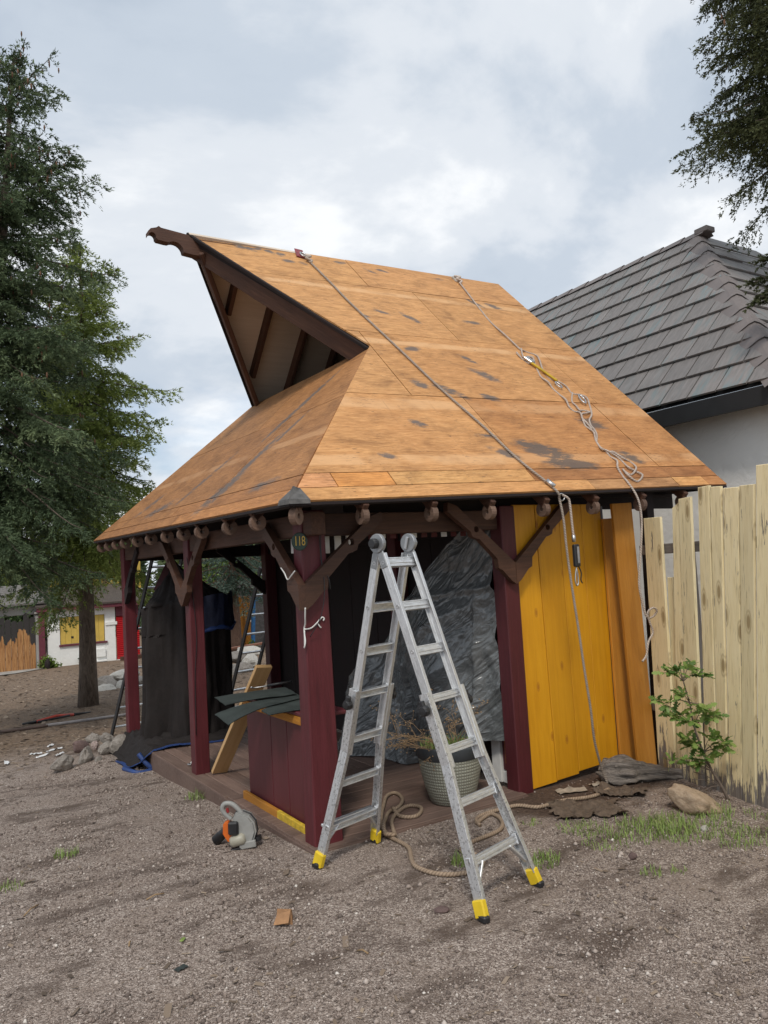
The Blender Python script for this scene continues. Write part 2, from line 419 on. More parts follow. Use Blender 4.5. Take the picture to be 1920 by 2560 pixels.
def cream_mat():
    t = NT('cream_peeling_paint'); v = shift(t, t.co()); vo = t.co()
    g = t.noise(t.map(v, (.9, 15, 15)), 3.0, 6, .65, .8)
    paint = t.ramp(g, [(.25, (.62,.50,.27)), (.45, (.79,.67,.40)), (.75, (.86,.75,.49))])
    grey = t.ramp(t.noise(t.map(v, (.8, 20, 20)), 3.0, 5, .7, .6), [(.3, (.105,.09,.08)), (.7, (.27,.24,.215))])
    x = t.sepx(vo)[0]
    pn = t.noise(t.map(v, (1.6, 13, 13)), 2.2, 6, .68)
    low = t.math('ADD', t.ramp(x, [(.0, .32), (.13, .19), (.32, .05), (.6, 0.0)]), t.math('MULTIPLY', t.math('SUBTRACT', t.noise(t.map(v, (1, 3, 3)), 2.2, 3), .5), .34))
    low = t.math('ADD', low, t.math('MULTIPLY_ADD', t.rndobj(), .07, -.03))      # splash zone near the soil keeps little paint
    top = t.math('MULTIPLY', t.ramp(x, [(.0, 0.0), (.9, 0.0), (1.0, .0)]), 1.0)
    mk = t.ramp(t.math('ADD', t.math('ADD', pn, low), top), [(.655, 0.0), (.70, 1.0)])
    kt = t.math('MULTIPLY_ADD', t.rndobj(), .24, .86); kc = t.n('ShaderNodeCombineColor')
    for i in range(3): t.l(kt, kc.inputs[i])
    paint = t.mix(1.0, paint, kc.outputs[0], 'MULTIPLY')
    col = t.mix(mk, paint, grey)
    ck = t.noise(t.map(v, (3, 70, 70)), 1.2, 3, .6)
    ckm = t.ramp(ck, [(.60, 0.0), (.69, .62)])
    col = t.mix(ckm, col, (.26,.20,.11))
    kn = t.vor(t.map(v, (1.6, 5.0, 0)), 1.0, dim='2D')
    col = t.mix(t.ramp(kn, [(.07, .85), (.11, .2), (.14, .5), (.17, 0.0)]), col, (.30,.215,.10))
    t.bump(t.math('SUBTRACT', t.math('ADD', g, t.math('MULTIPLY', ckm, -.7)), t.math('MULTIPLY', mk, .7)), .6, .005)
    return t.set(col, .8)
M_cream = cream_mat()

def alu_mat(name, dirty):
    t = NT(name); v = shift(t, t.co())
    n = t.noise(t.map(v, (3, 14, 14)), 4.0, 6, .7)
    s = t.noise(t.map(v, (.8, 60, 60)), 3.0, 3, .6)
    col = t.ramp(t.math('ADD', t.math('MULTIPLY', n, .7), t.math('MULTIPLY', s, .3)), [(.30, (.42,.42,.42)), (.52, (.72,.73,.74)), (.7, (.86,.87,.88))])
    sp = t.noise(v, 45, 4, .75)
    col = t.mix(t.ramp(sp, [(.62 - dirty * .10, 0.0), (.70 - dirty * .08, .25 + .5 * dirty)]), col, (.20,.19,.185))
    if dirty > .5:
        col = t.mix(t.ramp(t.noise(t.map(v, (6, 20, 20)), 5, 4, .7), [(.6, 0.0), (.66, .8)]), col, (.70,.70,.69))
    met = t.ramp(sp, [(.5, .85), (.75, .35)])
    return t.set(col, t.ramp(n, [(.3, .58), (.7, .36)]), met)
M_alu = alu_mat('brushed_aluminium', .25); M_alud = alu_mat('scuffed_aluminium', 1.0)
M_bootY = m_plain('yellow_boot_plastic', (.72, .50, .02), .45, var=.15)

def rope_mat(name, a, b):
    t = NT(name); uv = t.co('UV'); s = t.sepx(uv)
    ph = t.math('ADD', t.math('MULTIPLY', s[0], 44.0), t.math('MULTIPLY', s[1], 2.0))
    w = t.math('ABSOLUTE', t.math('SUBTRACT', t.math('FRACT', ph), .5))
    col = t.ramp(w, [(.03, tuple(k * .42 for k in a)), (.16, a), (.45, b)])
    col = t.mix(.4, col, t.ramp(t.noise(t.co(), 22, 4), [(.35, a), (.65, b)]))
    t.bump(w, .9, .006); return t.set(col, .9)
M_rope = rope_mat('tan_rope', (.26,.185,.125), (.40,.30,.215))
M_ropeg = rope_mat('grey_tan_rope', (.25,.205,.165), (.44,.37,.31))
M_ropew = rope_mat('pale_rope', (.36,.29,.24), (.60,.51,.44))

# ------------------------------------------------------------------ ground
def ground_mat():
    t = NT('gravel_yard'); v = t.co(); x = t.sepx(v)
    big = t.noise(v, .55, 4, .6); mid = t.noise(v, 2.2, 5, .6)
    vc = t.n('ShaderNodeTexVoronoi'); t.l(v, vc.inputs['Vector']); vc.inputs['Scale'].default_value = 105
    vs = t.n('ShaderNodeTexVoronoi'); t.l(v, vs.inputs['Vector']); vs.inputs['Scale'].default_value = 210
    r1 = t.ramp(t.sepx(vc.outputs['Color'])[0], [(0, (.055,.042,.036)), (.4, (.19,.152,.134)), (.75, (.38,.325,.295)), (1, (.80,.74,.69))])
    r2 = t.ramp(t.sepx(vs.outputs['Color'])[1], [(0, (.06,.045,.038)), (.5, (.22,.178,.156)), (1, (.66,.60,.555))])
    grav = t.mix(.5, r1, r2)
    fine = t.ramp(t.noise(v, 60, 5, .75), [(.3, (.16,.125,.106)), (.7, (.365,.305,.265))])
    grav = t.mix(t.ramp(mid, [(.46, .08), (.66, .6)]), grav, fine)
    damp = t.ramp(t.noise(t.map(v, (1, 2.2, 1), rot=(0, 0, .6)), 1.3, 5, .65), [(.50, 0.0), (.63, .8)])
    grav = t.mix(damp, grav, (.085,.062,.050))
    chips = t.ramp(t.noise(t.map(v, (1, 1, 1)), 20, 6, .85), [(.28, (.075,.053,.038)), (.5, (.18,.132,.095)), (.70, (.33,.26,.19))])
    soil = t.ramp(t.noise(v, 30, 5, .75), [(.3, (.035,.024,.019)), (.7, (.14,.098,.076))])
    yv = t.math('MULTIPLY_ADD', t.math('ADD', x[1], t.math('MULTIPLY', mid, 2.4)), .42, -3.1, clamp=True)
    col = t.mix(yv, grav, chips)
    # bare dark soil in the corner of the fence and the ochre wall
    dx_ = t.math('DIVIDE', t.math('SUBTRACT', x[0], 2.75), 1.05); dy_ = t.math('DIVIDE', t.math('SUBTRACT', x[1], .25), .62)
    dd = t.math('SQRT', t.math('ADD', t.math('MULTIPLY', dx_, dx_), t.math('MULTIPLY', dy_, dy_)))
    sm = t.ramp(t.math('ADD', dd, t.math('MULTIPLY', t.math('SUBTRACT', mid, .5), 1.1)), [(.75, 1.0), (1.1, 0.0)])
    col = t.mix(sm, col, soil)
    col = t.mix(1.0, col, (1.13, 1.07, 1.01), 'MULTIPLY')
    h = t.math('ADD', t.math('MULTIPLY', vc.outputs['Distance'], -1.0), t.math('ADD', t.math('MULTIPLY', vs.outputs['Distance'], -.6), t.noise(v, 40, 5, .7)))
    t.bump(h, .85, .009)
    return t.set(col, .92, spec=.3)
M_ground = ground_mat()
def nonuni(a, b, c, n, k):
    s = np.linspace(-1, 1, n); q = np.sinh(s * k) / np.sinh(k)
    return np.where(q < 0, c + q * (c - a), c + q * (b - c))
gx = nonuni(-90, 110, .6, 230, 5.2); gy = nonuni(-40, 170, .4, 270, 5.4)
GV = np.array([(x, y, gz(x, y)) for y in gy for x in gx])
nx = len(gx); ii = np.arange(len(gy) - 1)[:, None] * nx + np.arange(nx - 1)[None, :]
GF = np.stack([ii, ii + 1, ii + nx + 1, ii + nx], -1).reshape(-1, 4)
put('ground', raw_mesh('ground', GV, GF, smooth=True), M_ground, kind='structure')

def stone_mat():
    t = NT('loose_gravel'); a = t.attr('tint')
    c = t.ramp(a, [(0, (.082,.061,.050)), (.35, (.225,.172,.142)), (.7, (.385,.312,.266)), (.92, (.58,.50,.44)), (1, (.80,.74,.67))])
    c = t.mix(.25, c, t.ramp(t.noise(t.co(), 90, 3), [(.3, (.12,.09,.075)), (.7, (.33,.29,.27))]))
    return t.set(c, .9, spec=.3)
def scatter_stones(n):
    th = nrg.uniform(rad(57.8 - 36), rad(57.8 + 36), n); r = 2.5 * (10.5 / 2.5) ** nrg.uniform(0, 1, n)
    x = -2.25 + r * np.cos(th); y = -4.77 + r * np.sin(th)
    ok = ~((x > .2) & (y > .36) & (x < 2.3)) & ~((x > 2.3) & (y > .44)) & (x < 3.6 + .23 * (y - .2))
    soil = ((x - 2.75) / 1.05) ** 2 + ((y - .25) / .62) ** 2 < 1
    ok &= ~(soil & (nrg.uniform(0, 1, n) < .85))
    ok &= ~((y > 6.5) & (nrg.uniform(0, 1, n) < .7))
    x = x[ok]; y = y[ok]; r = r[ok]; n = len(x)
    pt = np.array([mnoise.noise(Vector((a * 1.3, b * 1.3, 9))) for a, b in zip(x, y)])
    keep = nrg.uniform(0, 1, n) < np.clip(.62 + pt * 1.1, .12, 1); x, y, r = x[keep], y[keep], r[keep]; n = len(x)
    z = np.array([gz(a, b) for a, b in zip(x, y)])
    s = nrg.lognormal(np.log(.0052), .45, n); s = np.clip(s, .003, .022) * (1 + (r - 3) * .07)
    base = np.array([(1, 0, 0), (-1, 0, 0), (0, 1, 0), (0, -1, 0), (0, 0, .75), (0, 0, -.5)], float)
    V = base[None] * s[:, None, None] * nrg.uniform(.65, 1.25, (n, 6, 1))
    a = nrg.uniform(0, 6.28, n); ca, sa = np.cos(a)[:, None], np.sin(a)[:, None]
    X = V[:, :, 0] * ca - V[:, :, 1] * sa; Y = V[:, :, 0] * sa + V[:, :, 1] * ca
    V = np.stack([X + x[:, None], Y + y[:, None], V[:, :, 2] + z[:, None] + s[:, None] * .2], -1)
    f = np.array([(0, 2, 4), (2, 1, 4), (1, 3, 4), (3, 0, 4), (2, 0, 5), (1, 2, 5), (3, 1, 5), (0, 3, 5)])
    F = (f[None] + np.arange(n)[:, None, None] * 6).reshape(-1, 3)
    tint = np.repeat(nrg.beta(1.15, 1.5, n) + (nrg.uniform(0, 1, n) > .98) * .4, 6)
    return raw_mesh('gravel', V.reshape(-1, 3), F, {'tint': np.clip(tint, 0, 1)})
put('gravel', scatter_stones(120000), stone_mat(), kind='stuff', label='loose grey and mauve gravel strewn over the yard', cat='gravel')

def scatter_chips(n, seed, r0, r1, ymin, ymax, size, dens=1.0):
    g = np.random.default_rng(seed); th = g.uniform(rad(57.8 - 34), rad(57.8 + 40), n); r = r0 * (r1 / r0) ** g.uniform(0, 1, n)
    x = -2.25 + r * np.cos(th); y = -4.77 + r * np.sin(th)
    ok = ~((x > .2) & (y > .36) & (y < 6.1)) & (y > ymin + g.normal(0, .5, n)) & (y < ymax) & (x < 3.5 + .23 * (y - .2)) if ymax < 9 else (y > ymin + g.normal(0, .8, n)) & ~((x > .2) & (y < 6.1)) & (y < ymax)
    x, y, r = x[ok], y[ok], r[ok]; n = len(x); z = np.array([gz(a, b) for a, b in zip(x, y)])
    L = size * g.lognormal(0, .45, n) * (1 + .05 * r); w = L * g.uniform(.12, .5, n); a = g.uniform(0, 6.28, n)
    d = np.stack([np.cos(a), np.sin(a), g.uniform(-.25, .25, n)], 1); p = np.stack([-np.sin(a), np.cos(a), g.uniform(-.35, .35, n)], 1)
    c = np.stack([x, y, z + .006 + .004 * g.random(n)], 1); d = d * L[:, None] / 2; p = p * w[:, None] / 2
    V = np.stack([c - d - p, c + d - p, c + d + p, c - d + p], 1).reshape(-1, 3)
    return raw_mesh('litter', V, np.arange(len(V)).reshape(-1, 4), {'tint': np.repeat(g.beta(1.6, 2.2, n), 4)})
t = NT('bark_litter'); M_litter = t.set(t.ramp(t.attr('tint'), [(0, (.08,.058,.042)), (.4, (.17,.125,.09)), (.75, (.27,.205,.15)), (1, (.40,.32,.245))]), .9)
put('bark_chips', scatter_chips(60000, 5, 9.5, 34, 6.6, 60, .026), M_litter, kind='stuff', label='brown bark chips covering the rear yard', cat='bark chips')
put('litter', scatter_chips(3200, 6, 2.6, 11, -9, 8.5, .018), M_litter, kind='stuff', label='dry needles and leaf bits scattered on the gravel', cat='litter')

# ------------------------------------------------------------------ kiosk
C0 = Vector((0, 0, 2.45)); C1 = Vector((4.835, 0, 2.609)); C2 = Vector((0, 6.229, 2.559)); C3 = Vector((4.835, 6.229, 2.66))
R0 = Vector((.425, 3.114, 5.697)); R1 = Vector((4.726, 3.114, 5.697)); G1 = Vector((1.719, 1.641, 4.161)); G2 = Vector((1.719, 4.588, 4.161))
kiosk = thing('market_kiosk', (1.2, 2.5, 0), 'maroon timber kiosk with its steep roof stripped to bare orange plywood', 'kiosk')

def slope_frame(o, e, r):
    u = (e - o).normalized(); n = u.cross(r - o).normalized(); v = n.cross(u); return frameM(o, u, v, n)
def local2(M, p): q = M.inverted() @ p; return (q.x, q.y)
def clip_rect(poly, u0, u1, v0, v1):
    for ax, lim, sg in ((0, u0, 1), (0, u1, -1), (1, v0, 1), (1, v1, -1)):
        out = []
        for i in range(len(poly)):
            a, b = poly[i], poly[(i + 1) % len(poly)]
            da, db = sg * (a[ax] - lim), sg * (b[ax] - lim)
            if da >= 0: out.append(a)
            if (da >= 0) != (db >= 0):
                t = da / (da - db); out.append((a[0] + (b[0] - a[0]) * t, a[1] + (b[1] - a[1]) * t))
        poly = out
        if len(poly) < 3: return []
    cl = []
    for p in poly:
        if not cl or (abs(p[0] - cl[-1][0]) + abs(p[1] - cl[-1][1])) > 1e-4: cl.append(p)
    return cl
MA = slope_frame(C0, C1, (R0 + R1) / 2); MBf = slope_frame(C2, C0, (G1 + G2) / 2); MC = slope_frame(C3, C2, (R0 + R1) / 2)
polyA = [local2(MA, p) for p in (C0, C1, R1, R0, G1)]
polyB = [local2(MBf, p) for p in (C2, C0, G1, G2)]
polyC = [local2(MC, p) for p in (C3, C2, G2, R0, R1)]
def grow(poly, d=.0): return poly
slopeA = put('roof_slope', MB().prism(polyA, -.045, -.003), M_dark, kiosk, MA)
slopeB = put('roof_slope', MB().prism(polyB, -.045, -.003), M_dark, kiosk, MBf)
slopeC = put('roof_slope', MB().prism(polyC, -.03, .015), M_ply, kiosk, MC)
def sheathe(parent, M, poly, rows, mat):
    gp = .0045
    for (v0, v1, cuts) in rows:
        for (u0, u1, col, dn) in cuts:
            pl = clip_rect(poly, u0 + gp, u1 - gp, v0 + gp, v1 - gp)
            if len(pl) >= 3:
                put('sheathing_board' if v1 - v0 < .25 else 'plywood_sheet', MB().prism(pl, 0.0, .016 + dn), mat, parent, M, color=col)
sheathe(slopeA, MA, polyA, [
    (-.02, .135, [(-.1, 2.95, (1.12, 1.12, 1.1), .003), (2.95, 4.1, (.80, .80, .86), .0), (4.1, 4.56, (1.18, 1.2, 1.15), .002), (4.56, 5, (.82, .74, .70), .0)]),
    (.135, .30, [(-.1, .43, (1.18, 1.1, 1.25), .002), (.43, .93, (1.18, 1.0, .72), .001), (.93, 2.34, (1.12, 1.18, 1.15), .003), (2.34, 5, (.66, .56, .50), .0)]),
    (.30, 1.42, [(-.1, 2.36, (1.02, 1.0, .98), .001), (2.36, 4.10, (.86, .78, .70), .0), (4.10, 5, (.88, .82, .76), .002)]),
    (1.42, 2.60, [(-.1, 1.77, (1.0, 1.0, 1.0), .0), (1.77, 4.2, (.97, .95, .92), .002), (4.2, 5, (.93, .90, .86), .0)]),
    (2.60, 3.74, [(-.1, 3.05, (1.02, 1.02, 1.02), .001), (3.05, 5, (.96, .95, .92), .0)]),
    (3.74, 4.6, [(-.1, 2.45, (1.02, 1.02, 1.0), .0), (2.45, 5, (1.0, .98, .97), .002)])], M_roofA)
sheathe(slopeB, MBf, polyB, [
    (-.02, .14, [(-.1, 2.0, (.95, .90, .88), .0), (2.0, 3.55, (1.0, .95, .9), .002), (3.55, 6.3, (1.38, 1.3, 1.2), .002)]),
    (.14, .30, [(-.1, 3.2, (1.0, .96, .92), .002), (3.2, 6.3, (1.05, .98, .92), .0)]),
    (.30, 1.45, [(-.1, 2.1, (1.0, .97, .94), .0), (2.1, 4.15, (.98, .95, .93), .002), (4.15, 6.4, (1.08, 1.05, 1.0), .001)]),
    (1.45, 2.5, [(-.1, 3.3, (1.0, 1.0, 1.0), .001), (3.3, 6.4, (1.1, 1.06, 1.0), .0)])], M_roofB)
put('gable_end', MB().add([C1 - Vector((.05, 0, .03)), C3 - Vector((.05, 0, .03)), R1 - Vector((.0, 0, .03))], [(0, 1, 2)]), M_dark, kiosk)
gw = lambda x: [Vector((x, 1.72, 4.1)), Vector((x, 4.5, 4.1)), Vector((x, 3.114, 5.55))]
put('gable_backing', MB().add(gw(2.75), [(0, 2, 1)]), M_dark, kiosk)

# dark flashing folded over the corner of the eaves
fl = MB()
fl.add([(-.02,-.025,2.475),(.20,-.025,2.472),(.16,.09,2.58),(.075,.075,2.60),(-.025,.20,2.478),(.09,.16,2.575),(-.02,-.03,2.43),(.20,-.03,2.435),(-.03,.22,2.435)],
       [(0,1,2,3),(0,3,5,4),(6,7,1,0),(8,6,0,4)])
fl.v = [(p[0] * .72, p[1] * .72, 2.45 + (p[2] - 2.45) * .78 + .006) for p in fl.v]
put('corner_flashing', fl, m_plain('lead_grey_flashing', (.10,.095,.09), .6, var=.4, scale=20, bump=.4), kiosk)
# drip strips below the eaves
beam('drip_edge', C0 + Vector((.0, -.005, -.012)), C1 + Vector((0, -.005, -.012)), .008, .022, M_dark, kiosk)
beam('drip_edge', C0 + Vector((-.005, .0, -.012)), C2 + Vector((-.005, 0, -.012)), .008, .022, M_dark, kiosk)

# bargeboards, ridge beam, purlins of the open gablet
nA = Vector(MA.col[2][:3]); nC = Vector(MC.col[2][:3])
for (g, n) in ((G1, nA), (G2, nC)):
    d = (g - R0).normalized(); a = R0 - n * .145 + d * (-.02 if g is G1 else .16); b = g - n * .145 + d * .05
    side = n.cross(d); side = side if side.x > 0 else -side
    beam('bargeboard', a + side * .03, b + side * .03, .055, .21, M_brown, kiosk, up=n)
    beam('barge_capping', R0 + d * (.0 if g is G1 else .1) - n * .022 + side * -.012, g - n * .022 + side * -.012, .03, .036, M_dark, kiosk, up=n)
beam('barge_return', G1 - nA * .10, G1 + Vector((.14, -.13, -.30)) - nA * .07 + Vector((0, .10, .22)), .07, .17, M_brown, kiosk, up=nA)
# carved end of the ridge beam
pr = [(.50,.06),(.0,.045),(-.03,.075),(-.32,.10),(-.345,.115),(-.37,.095),(-.43,.075),(-.455,.045),(-.455,.0)]
pr += [(-.415 + .04 * math.cos(a), -.01 + .045 * math.sin(a)) for a in np.linspace(rad(165), rad(-10), 9)]
pr += [(-.36,-.035),(-.285,-.042)]
pr += [(-.185 + .10 * math.cos(a), -.125 + .10 * math.sin(a)) for a in np.linspace(rad(125), rad(5), 9)]
pr += [(-.08,-.125),(.02,-.135),(.50,-.14)]
put('ridge_beam', MB().prism(pr, -.05, .05), M_brown, kiosk, frameM((.44, 3.114, 5.565), (1, 0, 0), (0, 0, 1), (0, -1, 0)))
beam('ridge_board', (.95, 3.114, 5.53), (4.6, 3.114, 5.53), .05, .18, M_brown, kiosk)
def slope_pt(M, x, s, off):      # a point at world x, a share s of the way from eave to ridge, below the sheathing
    q = M.inverted() @ Vector((x, 3.114, 5.697)); 
    return M @ Vector((q.x, q.y * s, -off))
for x in (1.02, 1.52, 2.05, 2.55):
    beam('rafter', slope_pt(MC, x, .98, .09), slope_pt(MC, x, max(.55, 1.03 - .473 * (x - .425) / 1.294), .09), .05, .12, M_brown, kiosk, up=nC)
    if x > 1.6: beam('rafter', slope_pt(MA, x, .98, .11), slope_pt(MA, x, .5, .11), .05, .12, M_brown, kiosk, up=nA)
beam('gablet_sill', (1.80, 1.9, 4.12), (1.80, 4.4, 4.12), .06, .16, M_brown, kiosk)

# dark panels added over the room to stop daylight leaking in
put('light_stop_ceiling', MB().box((2.58, 3.1, 2.56), (4.2, 5.1, .03)), M_dark, kiosk)
put('light_stop_frieze', MB().box((2.75, .60, 2.66), (4.0, .03, .46)), M_dark, kiosk)
put('light_stop_frieze', MB().box((.42, 3.2, 2.58), (.03, 5.3, .30)), M_dark, kiosk)
beam('eave_beam', (.30, .545, 2.33), (2.25, .545, 2.34), .12, .17, M_brown, kiosk)
beam('eave_beam', (.36, .30, 2.33), (.36, 6.1, 2.36), .12, .17, M_brown, kiosk)
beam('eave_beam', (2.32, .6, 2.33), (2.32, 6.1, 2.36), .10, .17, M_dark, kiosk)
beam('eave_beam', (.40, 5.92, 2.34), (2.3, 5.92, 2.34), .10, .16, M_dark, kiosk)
for i in range(17):                         # pale slats of the vent strip under the eaves
    x = .50 + i * .105
    put('vent_slat', MB().box((x, .50 + .0, 2.30), (.058, .012, .17), None, .003), M_white if i < 3 or i % 3 == 0 else M_maroon, kiosk, Matrix.Translation((0, .16, -.10 if i < 4 else .0)))
for i in range(3):
    put('vent_slat', MB().box((.46, .74 + i * .11, 2.22), (.012, .058, .17), None, .003), M_white, kiosk)

def post(x, y, z0, z1, wx, wy, mat=None, taper=0.0):
    mb = MB(); mb.box(((z0 + z1) / 2, 0, 0), (z1 - z0, wx, wy), None, .008)
    if taper:
        mb.v = [(p[0], p[1] * (1 + taper * (.5 - (p[0] - z0) / (z1 - z0))), p[2] * (1 + taper * (.5 - (p[0] - z0) / (z1 - z0)))) for p in mb.v]
    put('post', mb, mat or M_maroon, kiosk, frameM((x + wx / 2, y + wy / 2, 0), (0, 0, 1), (1, 0, 0), (0, 1, 0)))
post(.275, .43, -.10, 2.44, .215, .16, taper=.16)
post(.275, 3.10, -.02, 2.44, .15, .15)
post(.275, 5.81, -.02, 2.44, .15, .15)
post(2.215, .43, -.12, 2.46, .165, .16)
post(2.22, 2.18, -.02, 2.44, .15, .15)
post(2.22, 5.62, -.02, 2.44, .16, .16)

# knee brackets with a drilled hole
bp = [(0, 1.70), (.055, 1.735), (.145, 1.826), (.188, 1.845), (.197, 1.926), (.38, 2.10), (.415, 2.108), (.455, 2.125), (.468, 2.165), (.65, 2.30), (.70, 2.34), (.69, 2.415), (.60, 2.385), (0, 1.886)]
hole = [(.408 + .027 * math.cos(a), 2.186 + .027 * math.sin(a)) for a in np.linspace(0, 2 * math.pi, 13)]
k0 = 9
bracket_poly = bp[:k0 - 0] + [hole[0]] 
bracket_poly = bp[:9] + [(.435, 2.1861)] + [h for h in hole[1:-1]][::-1] + [(.4345, 2.1855)] + [(.4685, 2.1653)] + bp[9:]
def bracket(o, d, dz=0.0, th=.058, mat=None, k=1.0):
    d = Vector(d); z = d.cross(Vector((0, 0, 1)))
    put('bracket', MB().prism([(p[0] * k, p[1]) for p in bracket_poly], -th / 2, th / 2), mat or M_brace, kiosk, frameM(Vector(o) + Vector((0, 0, dz)), d, (0, 0, 1), z))
bracket((.262, .398, 0), (1, 0, 0)); bracket((.236, .370, 0), (0, 1, 0))
bracket((2.30, .398, 0), (1, 0, 0), .07); bracket((2.296, .398, 0), (-1, 0, 0), .07)
bracket((.24, 3.17, 0), (0, 1, 0)); bracket((.24, 3.165, 0), (0, -1, 0))
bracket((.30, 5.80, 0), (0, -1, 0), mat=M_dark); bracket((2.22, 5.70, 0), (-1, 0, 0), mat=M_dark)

# rafter ends with drilled scroll
def ring(r, hole_r, th):
    m = MB(); n = 18
    pts = [(r * math.cos(2 * math.pi * k / n), r * math.sin(2 * math.pi * k / n)) for k in range(n)]
    hp = [(hole_r * math.cos(2 * math.pi * k / n), hole_r * math.sin(2 * math.pi * k / n)) for k in range(n)]
    vs = []
    for z in (-th / 2, th / 2):
        vs += [(p[0], p[1], z) for p in pts] + [(p[0], p[1], z) for p in hp]
    fs = []
    for k in range(n):
        q = (k + 1) % n
        fs += [(k, n + k, n + q, q), (2 * n + k, 2 * n + q, 3 * n + q, 3 * n + k), (k, q, 2 * n + q, 2 * n + k), (n + k, 3 * n + k, 3 * n + q, n + q)]
    return m.add(vs, fs)
ring_me = ring(.062, .02, .05).mesh('rafter_scroll')
sc_left = [(6.05, 2.475), (5.62, 2.47), (5.20, 2.468), (4.779, 2.462), (4.217, 2.45), (3.655, 2.44), (3.064, 2.43), (2.528, 2.415), (2.009, 2.405), (1.307, 2.39), (.72, 2.385)]
for (y, z) in sc_left:
    tl = beam('rafter_tail', (.02, y, z + .03), (.5, y, z + .03 + .44), .05, .09, M_brown, kiosk)
    a = rnd.uniform(-.2, .2)
    put('rafter_scroll', ring_me, M_scroll, tl, frameM((.06, y, z - .012), (math.cos(a), 0, math.sin(a)), (-math.sin(a), 0, math.cos(a)), (0, -1, 0)))
sc_right = [(.599, 2.37), (1.211, 2.38), (1.784, 2.387), (2.375, 2.402), (2.971, 2.415), (3.597, 2.437), (4.2, 2.46)]
for (x, z) in sc_right:
    tl = beam('rafter_tail', (x, .02, z + .03), (x, .5, z + .03 + .44), .05, .09, M_brown, kiosk)
    put('rafter_scroll', ring_me, M_scroll, tl, frameM((x, .06, z - .012), (0, 1, 0), (0, 0, 1), (1, 0, 0)))
tl = beam('rafter_tail', (.06, .06, 2.41), (.36, .36, 2.70), .05, .09, M_brown, kiosk)
put('rafter_scroll', ring_me, M_scroll, tl, frameM((.075, .075, 2.365), Vector((.82, .57, 0)), (0, 0, 1), Vector((.57, -.82, 0))))

# deck
deck = put('deck', MB().box((.239, 3.2, -.135), (.038, 5.68, .245), None, .004), M_deck, kiosk)
put('deck_fascia', MB().box((1.25, .378, -.07), (2.0, .036, .115), None, .004), M_deck, deck)
put('deck_joists', MB().box((1.25, 3.2, -.10), (1.96, 5.5, .12)), M_dark, deck)
y = .36; i = 0
while y < 2.02:
    w = rnd.uniform(.132, .142)
    beam('deck_plank', (.235 + rnd.uniform(0, .012), y + w / 2, -.018), (2.24, y + w / 2, -.018 + rnd.uniform(-.002, .003)), w - .006, .036, M_deck, deck)
    y += w
yb = y
x = .218
while x < 2.2:
    w = rnd.uniform(.135, .145)
    beam('deck_plank', (x + w / 2, yb + .004, -.018), (x + w / 2, 6.03, -.018 + rnd.uniform(-.002, .003)), w - .007, .036, M_deck, deck)
    x += w

# closed back of the kiosk and the trim left showing beside the tarpaulin
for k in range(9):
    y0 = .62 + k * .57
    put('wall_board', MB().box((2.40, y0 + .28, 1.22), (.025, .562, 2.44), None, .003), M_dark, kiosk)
put('wall_trim', MB().box((2.335, .83, .23), (.05, .12, .46), None, .004), M_white, kiosk)
put('wall_trim', MB().box((2.345, .68, .05), (.04, .16, .10), None, .004), M_white, kiosk)
put('wall_panel', MB().box((2.35, .68, .28), (.03, .17, .34), None, .004), M_maroonp, kiosk)
put('wall_panel', MB().box((2.332, .67, .29), (.012, .10, .24), None, .003), M_yellow, kiosk)

# serving counter between the posts
for (y0, y1) in ((.60, 1.10), (1.105, 1.42), (1.425, 1.95)):
    put('counter_board', MB().box((.42, 0, 0), (.82, y1 - y0 - .004, .022), None, .003), M_maroonp, kiosk, frameM((.40, (y0 + y1) / 2, 0), (0, 0, 1), (0, 1, 0), (-1, 0, 0)))
put('counter_side', MB().box((.42, 0, 0), (.82, .42, .022), None, .003), M_maroonp, kiosk, frameM((.62, 1.94, 0), (0, 0, 1), (1, 0, 0), (0, 1, 0)))
beam('counter_trim', (.372, .655, .832), (.372, 1.95, .838), .03, .066, M_amber, kiosk)
beam('base_trim', (.352, .50, .0), (.352, 1.25, .01), .034, .10, m_plain('bright_yellow_flaking_paint', (.60, .40, .03), .7, var=.35, scale=22, bump=.8, bd=.006), kiosk)
beam('base_trim', (.352, 1.252, .01), (.352, 1.985, .018), .034, .10, M_amber, kiosk)
beam('counter_top', (.525, .595, .884), (.525, 1.99, .89), .345, .032, M_maroonp, kiosk, ch=.012)

